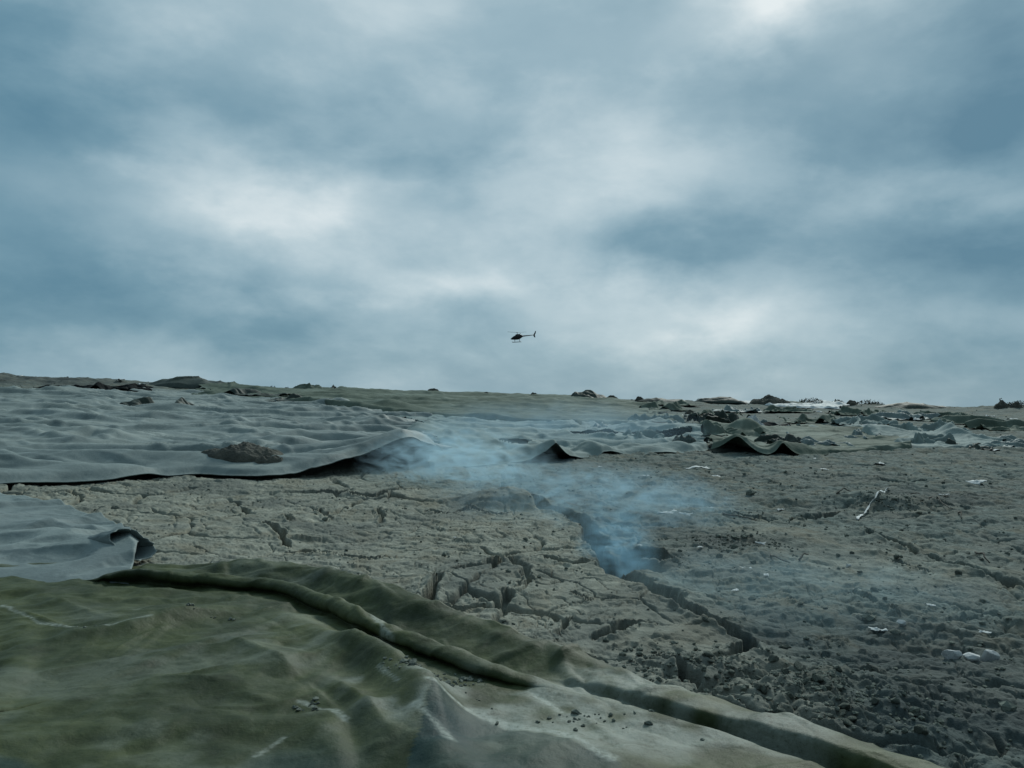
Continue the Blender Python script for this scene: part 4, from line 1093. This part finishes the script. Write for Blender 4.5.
def helicopter():
    root = empty('helicopter', (0, 0, 0))
    H, Gl = M['heli'], M['glass']
    body = [(-2.65, -.38, .06, .05), (-2.5, -.36, .30, .20), (-2.1, -.24, .52, .42), (-1.5, -.06, .68, .66), (-.8, .06, .75, .84), (0, .10, .76, .90), (.7, .14, .70, .84), (1.3, .28, .52, .60), (1.8, .40, .34, .38), (2.15, .46, .24, .26)]
    ob('fuselage', npmesh('fuselage', *loft(body, 24, power=2.4)), H, root)
    win = [sec_at(body, x) for x in np.linspace(-2.15, -1.2, 6)]
    ob('windscreen', npmesh('windscreen', *loft(win, 14, rad(22), rad(158), 1.012, power=2.4)), Gl, root)
    for sx in (1, -1):
        a0, a1 = (rad(5), rad(42)) if sx > 0 else (rad(138), rad(175))
        for x0, x1 in ((-1.1, -.35), (-.2, .5)):
            ob('door_window', npmesh('door_window', *loft([sec_at(body, x) for x in np.linspace(x0, x1, 5)], 8, a0, a1, 1.012, power=2.4)), Gl, root)
    cowl = [(-.75, .98, .10, .10), (-.5, 1.02, .34, .24), (.2, 1.06, .40, .30), (1.0, .95, .36, .30), (1.7, .72, .22, .22)]
    ob('engine_cowling', npmesh('engine_cowling', *loft(cowl, 18, power=2.6)), H, root)
    tube('exhaust', [(.9, 0, 1.2), (1.05, 0, 1.42), (1.25, 0, 1.50)], .09, M['metal'], root, 10, False)
    boom = [(1.95, .44, .24, .25), (3.2, .50, .19, .20), (4.8, .58, .14, .15), (6.35, .66, .10, .11)]
    ob('tail_boom', npmesh('tail_boom', *loft(boom, 16)), H, root)
    ob('tail_fin', plate([(5.95, .62), (6.45, 1.25), (6.95, 2.15), (7.20, 2.12), (6.95, 1.2), (6.62, .62), (6.78, .0), (6.72, -.38), (6.50, -.36), (6.2, .2)], 'y', .10), H, root)
    ob('stabiliser', plate([(4.55, -1.0), (4.95, -1.0), (5.02, 0), (4.95, 1.0), (4.55, 1.0), (4.45, 0)], 'z', .06), H, root).location = (0, 0, .60)
    tr = ob('tail_rotor', plate([(-.07, -.82), (.07, -.82), (.09, 0), (.07, .82), (-.07, .82), (-.09, 0)], 'y', .03), M['metal'], root)
    tr.location = (6.55, -.22, .72); tr.rotation_euler = (0, rad(35), 0)
    tube('tail_rotor_shaft', [(6.55, -.22, .72), (6.55, 0, .70)], .05, M['metal'], root, 8, False)
    tube('rotor_mast', [(0, 0, 1.2), (0, 0, 1.95)], .08, M['metal'], root, 10, False)
    ob('rotor_hub', npmesh('rotor_hub', *loft([(-.45, 1.92, .10, .07), (-.2, 1.94, .16, .10), (.2, 1.94, .16, .10), (.45, 1.92, .10, .07)], 12)), M['metal'], root).rotation_euler = (0, 0, rad(40))
    for s in (0, math.pi):
        b = ob('rotor_blade', plate([(.35, -.10), (.8, -.17), (4.9, -.17), (5.05, -.12), (5.05, .10), (4.9, .17), (.8, .17), (.35, .10)], 'z', .05), M['metal'], root)
        b.location = (0, 0, 1.93); b.rotation_euler = (0, rad(-2.5), rad(40) + s)
    for sy in (1, -1):
        tube('skid', [(-2.15, sy * 1.0, -1.42), (-1.95, sy * 1.0, -1.60), (-1.65, sy * 1.0, -1.66), (0, sy * 1.0, -1.66), (1.35, sy * 1.0, -1.66)], .06, M['metal'], root, 8, False)
        for x in (-1.1, .75):
            tube('skid_strut', [(x, sy * .35, -.72), (x, sy * .75, -1.1), (x, sy * 1.0, -1.66)], .05, M['metal'], root, 8, False)
    return tag(root, 'dark helicopter flying low against the clouds, nose to the left', 'helicopter')
h = helicopter()
h.location = at(517.5, 337.6, 312)
h.rotation_euler = (rad(0), rad(-5.5), rad(6)); h.scale = (1.04,) * 3

# ------------------------------------------------------------------ smoke
def smoke(label, c, r, dens, col, seed, scale=1.6, thr=.42, lean=(0, 0), soft=1.0):
    m, t = newmat('smoke')
    co = t.n('ShaderNodeTexCoord').outputs['Object']
    s = t.n('ShaderNodeSeparateXYZ', {0: co}).outputs
    # wind shear: the smoke leans as it rises
    sh = t.n('ShaderNodeCombineXYZ', {0: t.m('SUBTRACT', s[0], t.m('MULTIPLY', s[2], lean[0])), 1: t.m('SUBTRACT', s[1], t.m('MULTIPLY', s[2], lean[1])), 2: s[2]}).outputs[0]
    q = t.v('DIVIDE', co, r)
    fall = t.m('SUBTRACT', 1.0, t.v('DOT_PRODUCT', q, q), clamp=True)
    fall = t.m('POWER', fall, soft)
    nz = t.noise(t.v('ADD', t.v('MULTIPLY', sh, (.62, .8, 1.25)), (seed * 3.1, seed * 1.7, 0)), scale, 5, .62, 2.2)
    dn = t.m('MULTIPLY', t.m('SUBTRACT', nz, thr, clamp=True), fall)
    # thin towards the top
    v = t.n('ShaderNodeVolumePrincipled', {'Color': (*col, 1), 'Density': t.m('MULTIPLY', dn, dens), 'Anisotropy': .25})
    t.n('ShaderNodeOutputMaterial', {'Volume': v.outputs[0]})
    bm = bmesh.new(); bmesh.ops.create_icosphere(bm, subdivisions=3, radius=1.03)
    for vv in bm.verts: vv.co = (vv.co.x * r[0], vv.co.y * r[1], vv.co.z * r[2])
    me = bpy.data.meshes.new('smoke'); bm.to_mesh(me); bm.free()
    o = ob('smoke', me, m, None, c)
    o['kind'] = 'stuff'; o['label'] = label
    return o
def gpt(px, py, dz): x, y = G(px, py); return (x, y, float(T(np.array([x]), np.array([y]))[0]) + dz)
BL = (.50, .74, .92)
smoke('blue smoke rising from the fissure', (VENT[0] + .06, VENT[1] + .12, .06), (.46, .46, .56), 17, (.42, .74, .95), 1, 3.4, .44, (.35, .2), 1.4)
smoke('pale blue smoke drifting along the fold of the grey tarpaulin', gpt(458, 480, .20), (1.75, 1.5, .80), 13, (.58, .84, .98), 2, 2.5, .48, (-.5, .2))
smoke('thin smoke spreading over the dirt behind the fissure', gpt(590, 508, .05), (2.3, 2.1, .60), 6.5, (.52, .79, .95), 3, 2.1, .47, (.4, .1))
smoke('thin veil of smoke over the sooty dirt at right', gpt(800, 600, .0), (1.9, 1.5, .36), 2.1, (.46, .68, .78), 4, 1.7, .42, (.5, .1))
smoke('faint smoke over the middle sheets', gpt(560, 440, .3), (4.5, 4.5, .9), .55, BL, 5, .7, .40, (.4, .1))
